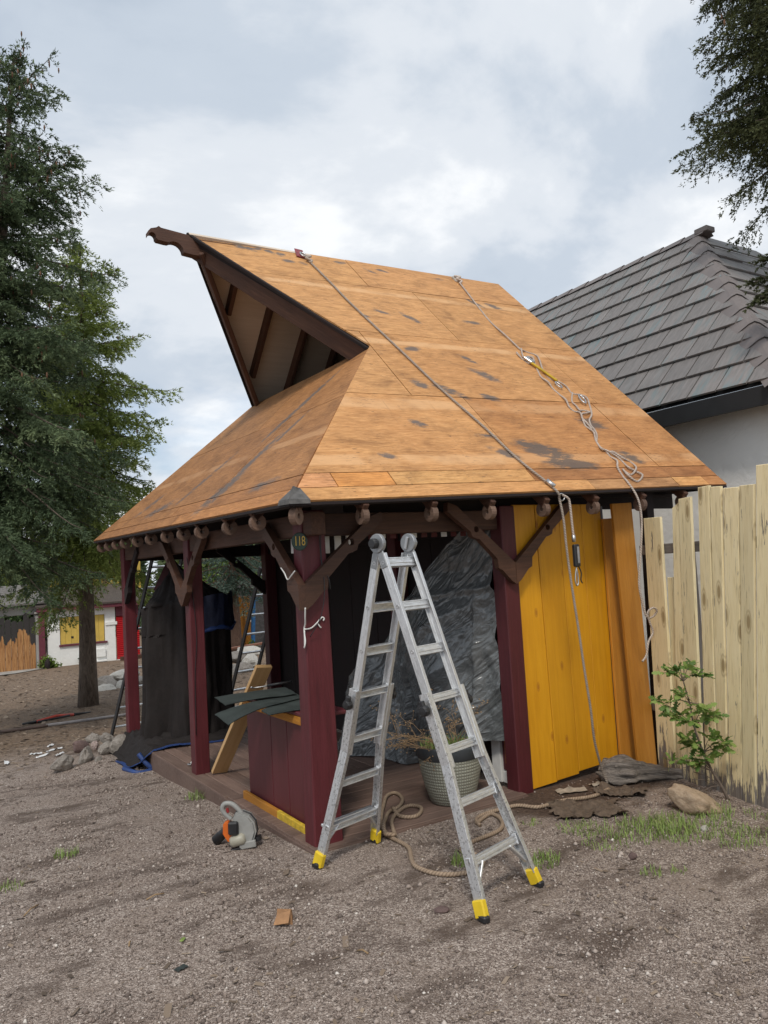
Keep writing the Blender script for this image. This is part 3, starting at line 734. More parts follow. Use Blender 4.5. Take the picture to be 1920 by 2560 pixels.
# ------------------------------------------------------------------ hall with tiled hip roof
hall = thing('hall', (8.5, 6, 0), 'white stucco hall with grey tiled hip roof behind the fence', 'building')
def stucco(name, col):
    t = NT(name); v = t.co()
    n = t.noise(v, 6, 6, .65, 1.2); b = t.noise(v, 1.2, 4)
    wv = t.vor(t.map(v, (1, 1, 1)), 5.0)
    c = t.ramp(b, [(.3, tuple(k * .88 for k in col)), (.7, col)])
    t.bump(t.math('ADD', t.math('MULTIPLY', n, 1.0), t.math('MULTIPLY', t.ramp(wv, [(0, 0.0), (.35, 1.0)]), .5)), .55, .02)
    return t.set(c, .9)
M_stucco = stucco('white_stucco', (.92, .90, .86))
def tile_mat():
    t = NT('grey_roof_tile'); v = shift(t, t.co()); r = t.rndobj()
    c = t.ramp(t.noise(t.map(v, (14, 2, 1)), 2.0, 5, .6), [(.3, (.155,.142,.135)), (.7, (.235,.215,.205))])
    bl = t.ramp(t.noise(t.map(v, (9, 1.2, 1), rot=(0, 0, .1)), 1.3, 4, .6), [(.5, 0.0), (.68, .8)])
    c = t.mix(t.math('MULTIPLY', bl, t.ramp(r, [(.35, .1), (.75, 1.0)])), c, (.13,.19,.20))
    k = t.math('MULTIPLY_ADD', r, .3, .85); cc = t.n('ShaderNodeCombineColor')
    for i in range(3): t.l(k, cc.inputs[i])
    c = t.mix(1.0, c, cc.outputs[0], 'MULTIPLY')
    t.bump(t.noise(v, 120, 3, .7), .3, .003)
    return t.set(c, .62)
M_tile = tile_mat()
M_fascia = m_plain('black_fascia', (.012,.012,.013), .7)
EX, EZ, RX, RZ, APY = 6.0, 3.80, 9.0, 7.15, 2.94
put('wall', MB().box((6.42, 5.4, 1.13), (.14, 12.4, 5.0)), M_stucco, hall)
put('wall', MB().box((9.1, .25, 1.13), (5.22, .14, 5.0)), M_stucco, hall)
pit = math.atan2(RZ - EZ, RX - EX); sl_len = math.hypot(RZ - EZ, RX - EX)
MH = frameM((EX, 0, EZ), (0, -1, 0), (math.cos(pit), 0, math.sin(pit)), (-math.sin(pit), 0, math.cos(pit)))   # u = -Y, v up the slope
hipy = lambda s: APY - (RX - EX) * (1 - s)          # y of the hip at share s of the height
hallroof = put('roof', MB().add([(EX, hipy(0), EZ - .02), (EX, 12, EZ - .02), (RX, 12, RZ - .02), (RX, APY, RZ - .02), (2 * RX - EX, hipy(0), EZ - .02)], [(0, 3, 2, 1), (0, 4, 3)]), M_fascia, hall)
put('soffit', MB().box((6.22, 5.6, EZ - .10), (.42, 12.3, .04)), M_fascia, hall)
put('fascia', MB().box((5.99, 5.9, EZ - .14), (.05, 12.1, .22)), M_fascia, hall)
put('fascia', MB().box((9.0, hipy(0) + .02, EZ - .14), (6.0, .05, .22)), M_fascia, hall)
NR, TW = 10, .40
ex = sl_len / NR
for r in range(NR):
    v0 = r * ex; v1 = v0 + ex
    off = (r % 2) * TW * .5 + rnd.uniform(-.03, .03)
    yh0, yh1 = hipy(v0 / sl_len), hipy(v1 / sl_len)
    k = int((yh0 - off) / TW) - 1
    while True:
        ya, yb2 = off + k * TW, off + (k + 1) * TW; k += 1
        if ya > 7.6 + 2.2 * 0: break
        g = .011
        poly = [(-(yb2 - g), v0), (-(ya + g), v0), (-(ya + g), v1 + .03), (-(yb2 - g), v1 + .03)]
        # cut along the hip: keep y > hip(v)
        out = []
        f = lambda p: (-p[0]) - hipy(min(p[1], sl_len) / sl_len)
        for i in range(4):
            a, b = poly[i], poly[(i + 1) % 4]; fa, fb = f(a), f(b)
            if fa >= 0: out.append(a)
            if (fa >= 0) != (fb >= 0):
                t = fa / (fa - fb); out.append((a[0] + (b[0] - a[0]) * t, a[1] + (b[1] - a[1]) * t))
        if len(out) < 3: continue
        mb = MB(); n = len(out)
        lift = lambda v, b: b + .036 * (1 - (v - v0) / ex)
        vs = [(p[0], p[1], lift(p[1], .0)) for p in out] + [(p[0], p[1], lift(p[1], .026)) for p in out]
        mb.add(vs, [tuple(range(n))[::-1], tuple(range(n, 2 * n))] + [(i, (i + 1) % n, n + (i + 1) % n, n + i) for i in range(n)])
        cu = sum(p[0] for p in out) / n
        mb.v = [(p[0] - cu, p[1] - v0, p[2]) for p in mb.v]
        put('roof_tile', mb, M_tile, hallroof, MH @ Matrix.Translation((cu, v0, rnd.uniform(-.002, .003))))
# tiles of the side that turns away, and the angled caps along hip and ridge
MH2 = frameM((EX, hipy(0), EZ), (1, 0, 0), (0, math.cos(pit), math.sin(pit)), (0, -math.sin(pit), math.cos(pit)))
for r in range(NR):
    v0 = r * ex; s0 = r / NR; u0 = 3 * s0
    for k in range(5):
        ua = u0 + k * .40
        vs = [(0, 0, .036), (.39, 0, .036), (.39, ex + .03, 0), (.27 if k == 0 else 0, ex + .03, 0)]
        vs2 = [(p[0], p[1], p[2] + .026) for p in vs]
        put('roof_tile', MB().add(vs + vs2, [(3, 2, 1, 0), (4, 5, 6, 7)] + [(i, (i + 1) % 4, 4 + (i + 1) % 4, 4 + i) for i in range(4)]), M_tile, hallroof, MH2 @ Matrix.Translation((ua, v0, 0)))
hd = (Vector((RX, APY, RZ)) - Vector((EX, hipy(0), EZ))); hl = hd.length; hd.normalize()
cx_, cy_, cz_ = axes(hd, (0, 0, 1))
def cap(L, w, drop, th=.022):
    a = [(0, -w, -drop - .0), (0, -w * .3, -.03), (0, 0, 0), (0, w * .3, -.03), (0, w, -drop)]
    vs = [(0 - .0, p[1], p[2] + .04) for p in a] + [(L, p[1], p[2] + .02) for p in a]
    vs2 = [(p[0], p[1], p[2] - th) for p in vs]
    fs = [(i, i + 1, 6 + i, 5 + i) for i in range(4)] + [(10 + i, 15 + i, 16 + i, 11 + i) for i in range(4)]
    fs += [(i, 10 + i, 11 + i, i + 1) for i in range(4)] + [(5 + i, 6 + i, 16 + i, 15 + i) for i in range(4)] + [(0, 5, 15, 10), (4, 14, 19, 9)]
    return MB().add(vs, fs)
M_cap = m_plain('hip_cap_grey', (.18,.155,.147), .62, var=.15, scale=3, bump=.3)
cl_ = hl / 11.0
cap_me = cap(cl_ + .05, .22, .165).mesh('hip_cap')
for i in range(11):
    put('hip_cap', cap_me, M_cap, hallroof, frameM(Vector((EX, hipy(0), EZ)) + hd * (i * cl_ - .02) + cz_ * .035, cx_, cy_, cz_))
rc_me = cap(.48, .15, .13, .03).mesh('ridge_cap')
for i in range(13):
    put('ridge_cap', rc_me, M_cap, hallroof, frameM((RX, APY - .22 + i * .43, RZ + .03), (0, 1, 0), (-1, 0, 0), (0, 0, 1)))
put('ridge_end', MB().box((0, 0, 0), (.22, .24, .09), None, .01), M_cap, hallroof, Matrix.Translation((RX, APY - .16, RZ + .02)))

# ------------------------------------------------------------------ ochre board wall beside the kiosk
owall = thing('board_wall', (2.95, .47, 0), 'smooth ochre yellow board wall right of the kiosk post', 'wall')
tops = [2.394, 2.658, 2.951, 3.246, 3.517]; bots = [2.40, 2.70, 2.973, 3.245, 3.498]; zb = [-.02, .0, .03, .045]
def board4(name, pts, th, mat, parent, nrm, n_sub=1, **k):
    """board with its own outline: bottom left, bottom right, top right, top left; local X runs up the board"""
    bl, br, tr, tl = [Vector(p) for p in pts]
    x = ((tl + tr) / 2 - (bl + br) / 2).normalized(); z = Vector(nrm); z = (z - x * z.dot(x)).normalized(); y = z.cross(x)
    M = frameM((bl + br) / 2, x, y, z); Mi = M.inverted()
    q = [Mi @ p for p in (bl, br, tr, tl)]
    poly = [(p.x, p.y) for p in q]
    c = [(sum(p[0] for p in poly) / 4), (sum(p[1] for p in poly) / 4)]
    mb = MB(); n = len(poly); ch = .004
    ins = [(p[0] + math.copysign(min(ch, abs(c[0] - p[0])), c[0] - p[0]), p[1] + math.copysign(min(ch, abs(c[1] - p[1])), c[1] - p[1])) for p in poly]
    vs = [(p[0], p[1], -th) for p in poly] + [(p[0], p[1], -ch) for p in poly] + [(p[0], p[1], 0) for p in ins]
    fs = [tuple(range(n)), tuple(range(2 * n, 3 * n))[::-1]]
    for L in (0, n):
        fs += [(L + i, L + n + i, L + n + (i + 1) % n, L + (i + 1) % n) for i in range(n)]
    mb.add(vs, fs)
    me = mb.mesh(name); bm = bmesh.new(); bm.from_mesh(me); bmesh.ops.recalc_face_normals(bm, faces=bm.faces); bm.to_mesh(me); bm.free()
    return put(name, me, mat, parent, M, **k)
for i in range(4):
    g = .0025; yy = .47 + rnd.uniform(-.003, .003)
    board4('board', [(bots[i] + g, yy, zb[i]), (bots[i + 1] - g, yy, zb[i] + .01), (tops[i + 1] - g, yy, 2.47), (tops[i] + g, yy, 2.47)], .022, M_yellow, owall, (0, -1, 0))
beam('backing_rail', (2.40, .52, .5), (3.5, .52, .5), .04, .08, M_dark, owall); beam('backing_rail', (2.40, .52, 2.0), (3.5, .52, 2.0), .04, .08, M_dark, owall)
beam('end_edge', (3.53, .50, .0), (3.555, .50, 2.45), .03, .012, m_plain('grey_bare_edge', (.22,.22,.23), .8), owall, up=(0, -1, 0))

apanel = thing('leaning_boards', (3.55, .35, 0), 'two rough amber boards leaning between ochre wall and cream fence', 'boards')
board4('board', [(3.475, .425, .06), (3.707, .415, .0), (3.657, .43, 2.33), (3.500, .44, 2.324)], .025, M_amber, apanel, (0, -1, 0))
board4('board', [(3.51, .25, .0), (3.739, .22, -.06), (3.671, .22, 2.46), (3.430, .25, 2.452)], .03, M_amber, apanel, (-.1, -1, 0))

# ------------------------------------------------------------------ cream fence
fence = thing('board_fence', (3.5, -.5, 0), 'weathered cream fence of uneven vertical boards at the yard edge', 'fence')
FN = (-.973, .23, 0)
fb = [  # bottom left, bottom right, top right, top left as (y, z); x follows the fence line
 ((.147, .0), (-.092, -.02), (-.165, 2.305), (.073, 2.309), 0), ((-.05, -.03), (-.15, -.03), (-.235, 1.72), (-.155, 1.72), -.03),
 ((-.102, -.02), (-.235, -.05), (-.415, 2.40), (-.324, 2.36), .0), ((-.245, -.05), (-.43, -.083), (-.575, 2.43), (-.422, 2.425), .012),
 ((-.44, -.08), (-.575, -.06), (-.79, 2.475), (-.655, 2.473), .0), ((-.60, -.06), (-.70, -.04), (-.924, 2.46), (-.80, 2.468), .008),
 ((-.712, -.03), (-.846, -.02), (-1.10, 2.467), (-.932, 2.474), .0), ((-.856, -.02), (-.985, -.04), (-1.262, 2.454), (-1.112, 2.46), .01),
 ((-.995, -.05), (-1.15, -.05), (-1.43, 2.585), (-1.285, 2.592), .0), ((-1.16, -.05), (-1.31, -.05), (-1.60, 2.55), (-1.44, 2.56), .01), ((-1.32, -.05), (-1.48, -.05), (-1.77, 2.57), (-1.61, 2.56), .0)]
for k in range(14):
    y0 = -1.49 - k * .165; h0 = 2.55 + rnd.uniform(-.06, .05); fb.append(((y0, -.06), (y0 - .155, -.06), (y0 - .44, h0), (y0 - .285, h0 + rnd.uniform(-.01, .01)), rnd.choice((0, .01))))
def fx(y, z): return 3.66 + .2364 * (y - .18)
for (a, b, c, d, off) in fb:
    jt = rnd.uniform(-.025, .025); pts = [(fx(*p) - off, p[0] + q_, p[1] - .03 * (p[1] < .5) + (jt if p[1] > 1 else 0)) for p, q_ in zip((a, b, c, d), (-.004, .004, .004, -.004))]
    board4('fence_board', pts, .024, M_cream, fence, FN)
M_greyw = m_wood('grey_weathered_wood', (.10,.085,.075), (.19,.165,.145), (.28,.25,.225), .85, 1.0, .6, ax=0)
for z in (.55, 2.0):
    beam('fence_rail', (fx(.2, z) + .06, .2, z), (fx(-4.0, z) + .06, -4.0, z + .02), .04, .09, M_greyw, fence)
beam('fence_post', (fx(-.35, 0) + .13, -.36, -.05), (fx(-.35, 0) + .13, -.36, 2.2), .09, .09, M_greyw, fence)
beam('fence_post', (3.90, .3, -.05), (3.92, .25, 2.7), .10, .10, M_dark, fence)

# ------------------------------------------------------------------ folding ladder
lad = thing('folding_ladder', (.59, -.44, -.03), 'scuffed aluminium folding ladder standing open before the kiosk', 'ladder')
FL, FR, BL_, BR_ = Vector((.500, -1.183, -.03)), Vector((1.060, -1.030, -.03)), Vector((.133, .141, -.03)), Vector((.691, .296, -.03))
HL, HR = Vector((.386, -.456, 2.135)), Vector((.709, -.366, 2.135))
wv = (HR - HL).normalized(); HM = (HL + HR) / 2
M_sticker = NT('black_warning_label'); 
_t = M_sticker; _v = _t.co(); M_sticker = _t.set(_t.mix(_t.ramp(_t.vor(_t.map(_v, (60, 24, 1)), 1.0), [(.34, 0.0), (.36, 1.0)]), (.55, .55, .55), (.012, .012, .012)), .5)
def cchan(name, p0, p1, w, d, out, mat, parent, th=.006, ch=.0):
    """C shaped rail from p0 to p1: web faces 'out', flanges point inwards"""
    p0, p1 = Vector(p0), Vector(p1); x = (p1 - p0).normalized(); y = Vector(out); y = (y - x * y.dot(x)).normalized(); z = x.cross(y); L = (p1 - p0).length
    mb = MB(); mb.box((L / 2, 0, 0), (L, th, w), None, .0015)
    mb.box((L / 2, -d / 2, w / 2 - th / 2), (L, d, th), None, .0015); mb.box((L / 2, -d / 2, -w / 2 + th / 2), (L, d, th), None, .0015)
    return put(name, mb, mat, parent, frameM(p0, x, y, z))
for side, (fl_, fr_) in (('A', (FL, FR)), ('B', (BL_, BR_))):
    foot = (fl_ + fr_) / 2; ax = (foot - HM); LL = ax.length; ax.normalize(); nrm = wv.cross(ax).normalized()
    if side == 'B': pass
    outn = Vector((0, 0, 1)); fw = nrm if nrm.z > 0 else -nrm
    P_ = lambda s, w: HM + ax * s + wv * w
    wi, wo = .155, .186
    half_f = (fr_ - fl_).length / 2
    for sg in (-1, 1):
        cchan('inner_rail', P_(.075, sg * wi), P_(1.46, sg * (wi + .006)), .060, .024, wv * sg, M_alu, lad)
        cchan('outer_rail', P_(1.0, sg * wo), P_(1.44, sg * (wo + .003)), .068, .028, wv * sg, M_alu if sg > 0 else M_alud, lad)
        cchan('outer_rail', P_(1.435, sg * (wo + .003)), P_(LL - .09, sg * (half_f - .012)), .068, .028, wv * sg, M_alud, lad)
        # foot: yellow boot and black pad
        b0, b1 = P_(LL - .112, sg * (half_f - .016)), P_(LL - .016, sg * (half_f - .002))
        ft = beam('foot', b0, b1, .044, .080, M_bootY, lad, up=fw, ch=.008)
        fo = P_(LL, sg * half_f); 
        put('foot_pad', MB().box((fo.x, fo.y, gz(fo.x, fo.y) + .02), (.046, .082, .042), None, .01), M_black, ft)
        b = P_(LL - .115, sg * (half_f + .008))
        # locking clamp at the overlap
        lk = P_(1.10, sg * (wo + .018))
        put('lock_clamp', MB().lathe([(0, 0), (.034, 0), (.034, .028), (.026, .040), (0, .042)], 10), M_black, lad, frameM(lk, ax, wv.cross(ax) if sg < 0 else ax.cross(wv), wv * sg if True else 0) if False else frameM(lk, ax, (wv * sg).cross(ax), wv * sg))
        put('clamp_lever', MB().box((0, 0, .024), (.075, .036, .03), None, .008), M_black, lad, frameM(P_(1.075, sg * (wo + .012)), ax, (wv * sg).cross(ax), wv * sg))
        # diagonal brace by the foot
        beam('brace', P_(LL - .16, sg * (half_f - .035)) , P_(LL - .285, sg * (half_f - .15)), .016, .028, M_alu, lad, up=fw)
        if sg < 0: put('warning_label', MB().box((0, 0, 0), (.15, .045, .0012)), M_sticker, lad, frameM(P_(.94, sg * (wi + .0045)), ax, (wv * sg).cross(ax), wv * sg))
        # rivets by the hinge
        for q in (.075, .095, .12):
            put('rivet', MB().lathe([(.007, 0), (.005, .003), (0, .004)], 8), M_metal, lad, frameM(P_(q + .02, sg * (wi + .004)) + fw * (.012 if q == .095 else -.012), ax, (wv * sg).cross(ax), wv * sg))
        for q in (.133, .435, .735):
            put('rung_end', MB().lathe([(.013, 0), (.013, .004), (.008, .004), (.007, .0005), (0, .0005)], 12), M_metal, lad, frameM(P_(q, sg * (wi + .0045)), ax, (wv * sg).cross(ax), wv * sg))
    def rung(s, hw, deep, fl=True, mat=None):
        p0, p1 = P_(s, -hw), P_(s, hw); x, y, z = axes(p1 - p0, fw)
        mb = MB(); L = (p1 - p0).length
        mb.box((L / 2, 0, 0), (L, deep, .012), None, .003)
        mb.box((L / 2, deep / 2 - .004, -.006), (L, .008, .030), None, .002); mb.box((L / 2, -deep / 2 + .004, -.006), (L, .008, .030), None, .002)
        mb.box((L / 2, 0, .004), (L, deep * .36, .014), None, .003)
        # flared end plates
        if fl:
            for e in (.018, L - .018): mb.box((e, 0, -.004), (.036, deep + .016, .036), None, .004)
        # rungs lie with their tread upwards
        put('rung', mb, mat or M_alu, lad, frameM(p0, x, y, z))
    tilt = 1
    for s in (.133, .435, .735): rung(s, wi - .012, .062, False)
    for s in (1.04, 1.357, 1.665, 1.985):
        hw = wo + .002 if s < 1.44 else wo + (half_f - wo) * (s - 1.44) / (LL - .09 - 1.44)
        rung(s, hw - .004, .050, True, M_alu)
    if side == 'B':
        p0, p1 = P_(1.985, -(wo + .06)) + fw * .05, P_(1.985, wo + .06) + fw * .05
        beam('cross_bar', p0, p1, .02, .03, M_alu, lad, up=fw)
# hinges
M_hinge = m_plain('grey_hinge', (.30,.31,.32), .45, .6, var=.2, scale=12)
for sg, H in ((-1, HL), (1, HR)):
    z = wv * sg; x = Vector((0, 0, 1)); y = z.cross(x)
    hg = put('hinge', MB().lathe([(0, -.016), (.060, -.016), (.064, -.010), (.064, .010), (.060, .016), (.0, .016)], 24), M_hinge, lad, frameM(H - z * .012, x, y, z))
    put('hinge_knob', MB().lathe([(0, 0), (.030, 0), (.034, .008), (.034, .034), (.028, .042), (0, .043)], 12), M_black if sg < 0 else M_hinge, hg, frameM(H + z * .005, x, y, z))
    for tgt in ((FL + FR) / 2, (BL_ + BR_) / 2):
        a = (tgt - HM).normalized()
        beam('hinge_strap', H - z * .012 + a * .02, H - z * .012 + a * .17, .014, .05, M_hinge, hg, up=wv.cross(a))
    if sg > 0: put('release_bar', MB().box((0, 0, 0), (.085, .024, .012), None, .006), M_metal, hg, frameM(H - z * .036, (x + y * .3).normalized(), z.cross((x + y * .3).normalized()), z))

# ------------------------------------------------------------------ house number
pl = put('number_plaque', MB().lathe([(0, 0), (.054, 0), (.060, .006), (.060, .012), (.055, .015), (0, .015)], 28, Matrix.Diagonal((1.0, 1.12, 1.0, 1))), m_plain('dark_green_enamel', (.012,.035,.022), .4), None,
         frameM((.262, .428, 2.205), Vector((.95, -.31, 0)), (0, 0, 1), Vector((-.31, -.95, 0))), label='small round dark green house number plaque on the corner post', cat='plaque')
cu = bpy.data.curves.new('digits', 'FONT'); cu.body = '118'; cu.size = .074; cu.align_x = 'CENTER'; cu.align_y = 'CENTER'; cu.extrude = .0015; cu.space_character = .92
M_gold = m_plain('gold_paint', (.55,.36,.05), .5, var=.15)
tmp = bpy.data.objects.new('tmp', cu); COL.objects.link(tmp); bpy.context.view_layer.update()
dme = bpy.data.meshes.new_from_object(tmp.evaluated_get(bpy.context.evaluated_depsgraph_get())); bpy.data.objects.remove(tmp)
tx = put('digits', dme, M_gold, pl); tx.matrix_basis = Matrix.Translation((0, 0, .017)) @ Matrix.Diagonal((.82, 1.35, 1, 1))

# ------------------------------------------------------------------ tarpaulins
def grid_mesh(fn, nu, nv, smooth=True):
    V = np.array([fn(i / (nu - 1), j / (nv - 1)) for j in range(nv) for i in range(nu)])
    k = np.arange(nv - 1)[:, None] * nu + np.arange(nu - 1)[None, :]
    return V, np.stack([k, k + 1, k + nu + 1, k + nu], -1).reshape(-1, 4)
def tarp_mat(name, col, rough, sc=18, b=.5):
    t = NT(name); v = t.co()
    n = t.noise(v, sc, 6, .6, .8); c = t.ramp(n, [(.3, tuple(k * .75 for k in col)), (.7, tuple(k * 1.25 for k in col))])
    t.bump(n, b, .03); return t.set(c, rough)
def silver_mat():
    t = NT('silver_tarpaulin'); v = t.co()
    w = t.map(v, (1, 1.0, 1.0), rot=(.7, 0, 0)); n = t.noise(t.map(w, (1, .5, 2.0)), 2.6, 3, .5, 1.2); f = t.noise(t.map(w, (1, .6, 1.6)), 11, 3, .55, 1.2)
    rg_ = t.math('ABSOLUTE', t.math('SUBTRACT', n, .5)); c = t.ramp(f, [(.3, (.10,.107,.11)), (.7, (.165,.176,.18))])
    t.bump(t.math('ADD', t.math('MULTIPLY', rg_, -3.0), t.math('MULTIPLY', f, .30)), .55, .05)
    return t.set(c, .22, .0, .9)
M_silver = silver_mat()
M_drape = tarp_mat('black_brown_cloth', (.011,.0072,.0064), .85, 9, .3)
M_navy = tarp_mat('dark_blue_cloth', (.012,.018,.05), .6, 9, .3)
M_blue = tarp_mat('blue_tarp_edge', (.022,.055,.19), .55, 20, .3)
import bisect
path = [(0, (2.255, .59)), (.30, (2.19, 1.15)), (.55, (2.17, 1.75)), (.72, (2.20, 2.12)), (.80, (2.17, 2.40)), (.88, (1.95, 2.62)), (.95, (2.0, 2.85)), (1.0, (2.12, 3.15))]
def on_path(u):
    for i in range(len(path) - 1):
        if u <= path[i + 1][0]:
            t = (u - path[i][0]) / (path[i + 1][0] - path[i][0]); a, b = path[i][1], path[i + 1][1]
            return a[0] + (b[0] - a[0]) * t, a[1] + (b[1] - a[1]) * t
    return path[-1][1]
def tarp_pt(u, v):
    x, y = on_path(u)
    top = float(np.interp(y, [.5, .95, 1.35, 1.75, 2.2, 2.7, 3.15], [2.32, 2.30, 2.08, 1.75, 1.32, .95, .70]))
    bot = .40 - .16 * u if u < .25 else max(.012, .36 - (u - .25) * 1.3)
    if u > .5: bot = .012
    z = bot + (top - bot) * v
    f = fbm((x * .5, y * .8, z * .9), 1.1, 2)
    q = fbm((y * .7, z * .5, 4.0), 1.0, 2)
    d1 = y * .75 + z * .95 + .35 * q; d2 = y * 1.1 - z * .55 + .3 * q
    ridge = lambda d, k: (1 - min(1, abs(((d * k) % 1.0) - .5) * 4)) if True else 0
    cr = max(0, ridge(d1, 1.9)) * .035 * max(0, .6 + f) + max(0, ridge(d2, 2.3)) * .026 * max(0, .6 - f)
    fine = fbm((y * 2.2 - z * 1.6, z * 2.6, 0), 2.4, 3)
    crease = math.exp(-((z - 1.72 + .1 * (y - 1)) / .03) ** 2) * .025
    fold = math.exp(-((y - (.74 + (1.75 - z) * .10)) / .04) ** 2) * .07 * (1 if z < 1.75 else 0)
    bulge = .20 * math.exp(-((y - 1.35) / .5) ** 2) * math.sin(max(0, min(1, z / 1.9)) * math.pi) + .18 * (1 - v) ** 2 * (u > .6)
    return (x - bulge - .05 * f - cr - .012 * fine - crease - fold, y, z)
V, F = grid_mesh(tarp_pt, 120, 110)
tp = put('silver_tarpaulin', raw_mesh('silver_tarpaulin', V, F, smooth=True), M_silver, None, label='wrinkled silver grey tarpaulin hung inside the kiosk behind the planter', cat='tarpaulin')
put('eyelet', MB().lathe([(.012, 0), (.012, .003), (.006, .003), (.006, 0)], 10), M_metal, tp, frameM((2.20, .80, .44), (0, 1, 0), (0, 0, 1), (-1, 0, 0)))

# black cloth draped over a tall bulk
drape = thing('draped_bulk', (.88, 5.15, 0), 'tall bulky shape shrouded in dark brown black cloth between the posts', 'covered object')
sx_ = Vector((.86, -.5)); sy_ = Vector((.5, .86))
def drape_pt(u, v):
    a = u * 2 * math.pi
    # v: 0 bottom .. .78 shoulder .. 1 peak
    ca, sa = math.cos(a), math.sin(a); p = 3.2
    rr = 1 / ((abs(ca) ** p + abs(sa) ** p) ** (1 / p))
    if v < .78:
        z = 1.70 * v / .78; k = .98 + .07 * (1 - v / .78) ** 3
        fold = (.020 + .035 * (1 - v / .78)) * math.sin(a * 11 + 3 * fbm((ca * 1.3, sa * 1.3, z * .4), 1.2, 2)) + .05 * fbm((ca * 2, sa * 2, z * .5), 1.6, 3)
        zz = z + (.06 * ca if v > .6 else 0)
    else:
        t = (v - .78) / .22; k = 1 - t; zz = 1.70 + .50 * t ** 1.25 + .05 * fbm((ca * 2, sa * 2, t * 3), 1.5, 3) + (.06 * ca) * (1 - t); fold = .04 * fbm((ca * 2, sa * 2, 1.7), 1.6, 3) * k
        k += 1e-3
    w, d = .515, .40
    lx = (w * k + fold) * ca * rr; ly = (d * k + fold) * sa * rr
    if v >= .78: lx -= .12 * ((v - .78) / .22); 
    return (.88 + lx * sx_.x + ly * sy_.x, 5.16 + lx * sx_.y + ly * sy_.y, max(.006, zz))
V, F = grid_mesh(drape_pt, 170, 90)
put('cloth', raw_mesh('cloth', V, F, smooth=True), M_drape, drape)
def skirt_pt(u, v):
    # foot of the cloth spreading over the deck edge; u along the hem, v from bulk to hem
    inner = catmull([(.56, 5.75, .06), (.44, 5.30, .08), (.56, 5.00, .09), (.95, 4.80, .09), (1.35, 4.66, .06)], 8)
    outer = catmull([(.02, 6.0, -.16), (-.02, 5.2, -.20), (.10, 4.62, -.20), (.55, 4.52, .012), (1.25, 4.42, .012)], 8)
    k = u * (len(inner) - 1); i = min(int(k), len(inner) - 2); f = k - i
    A = inner[i].lerp(inner[i + 1], f); B = outer[i].lerp(outer[i + 1], f); p = A.lerp(B, v)
    z = p.z if p.x > .25 else p.z
    flat = .014 if p.x > .235 else (-.19 + .19 * max(0, (p.x - .02) / .215))
    z = flat + (A.z - .01) * (1 - v) ** 2.2
    w = .035 * (1 - v * .55) * (abs(fbm((u * 3 + v * 2.2, v * 4.5, 2), 1.8, 3)) * 2 + .25 * math.sin(v * 20 + u * 9 + 3 * fbm((u * 4, v, 0), 1, 2)))
    return (p.x, p.y, z + max(-.004, w))
V, F = grid_mesh(skirt_pt, 90, 40)
put('cloth_foot', raw_mesh('cloth_foot', V, F, smooth=True), M_drape, drape)
hem = [Vector(skirt_pt(i / 60, 1.0)) + Vector((0, 0, .006)) for i in range(61)]
mbh = MB()
for i in range(60):
    d = (hem[i + 1] - hem[i]).normalized(); s_ = Vector((d.y, -d.x, 0)) * .022
    a, b = hem[i], hem[i + 1]
    mbh.add([a - s_, b - s_, b + s_, a + s_, a - s_ - Vector((0, 0, .012)), b - s_ - Vector((0, 0, .012)), b + s_ - Vector((0, 0, .012)), a + s_ - Vector((0, 0, .012))], [(0, 1, 2, 3), (7, 6, 5, 4), (0, 4, 5, 1), (2, 6, 7, 3)])
put('blue_hem', mbh, M_blue, drape)
put('blue_hem', MB().tube(catmull([(.10, 4.66, -.02), (.16, 4.60, -.12), (.22, 4.57, -.20), (.10, 4.55, -.215), (.02, 4.60, -.20), (-.04, 4.8, -.19)], 5), .028, 6), M_blue, drape)
def flap_pt(u, v):
    a = -1.25 + u * 1.9
    ca, sa = math.cos(a), math.sin(a); p = 3.2; rr = 1 / ((abs(ca) ** p + abs(sa) ** p) ** (1 / p))
    z = 1.36 + .42 * v - .12 * max(0, .35 - u) * 2; k = 1.035 + .03 * (1 - v)
    f = .03 * fbm((ca * 3, sa * 3, z * 1.2), 1.6, 3)
    lx = (.56 * k + f) * ca * rr; ly = (.435 * k + f) * sa * rr
    return (.88 + lx * sx_.x + ly * sy_.x, 5.16 + lx * sx_.y + ly * sy_.y, z + .03 * math.sin(u * 9))
V, F = grid_mesh(flap_pt, 50, 16); put('dark_flap', raw_mesh('dark_flap', V, F, smooth=True), M_navy, drape)
put('blue_hem', MB().tube([Vector(flap_pt(i / 30, 0)) for i in range(31)], [.018 + .014 * abs(math.sin(i * .9)) for i in range(31)], 6), M_blue, drape)
pkm = MB(); pk = Vector((.78, 5.45, 2.30))
base_ = [Vector((.50, 5.25, 1.86)), Vector((.80, 5.02, 1.90)), Vector((1.08, 5.2, 1.9)), Vector((.8, 5.6, 1.85))]
pkm.add([pk] + base_, [(0, 1, 2), (0, 2, 3), (0, 3, 4), (0, 4, 1)])
put('maroon_peak', pkm, m_plain('maroon_cloth', (.06,.018,.02), .8, var=.3), drape)

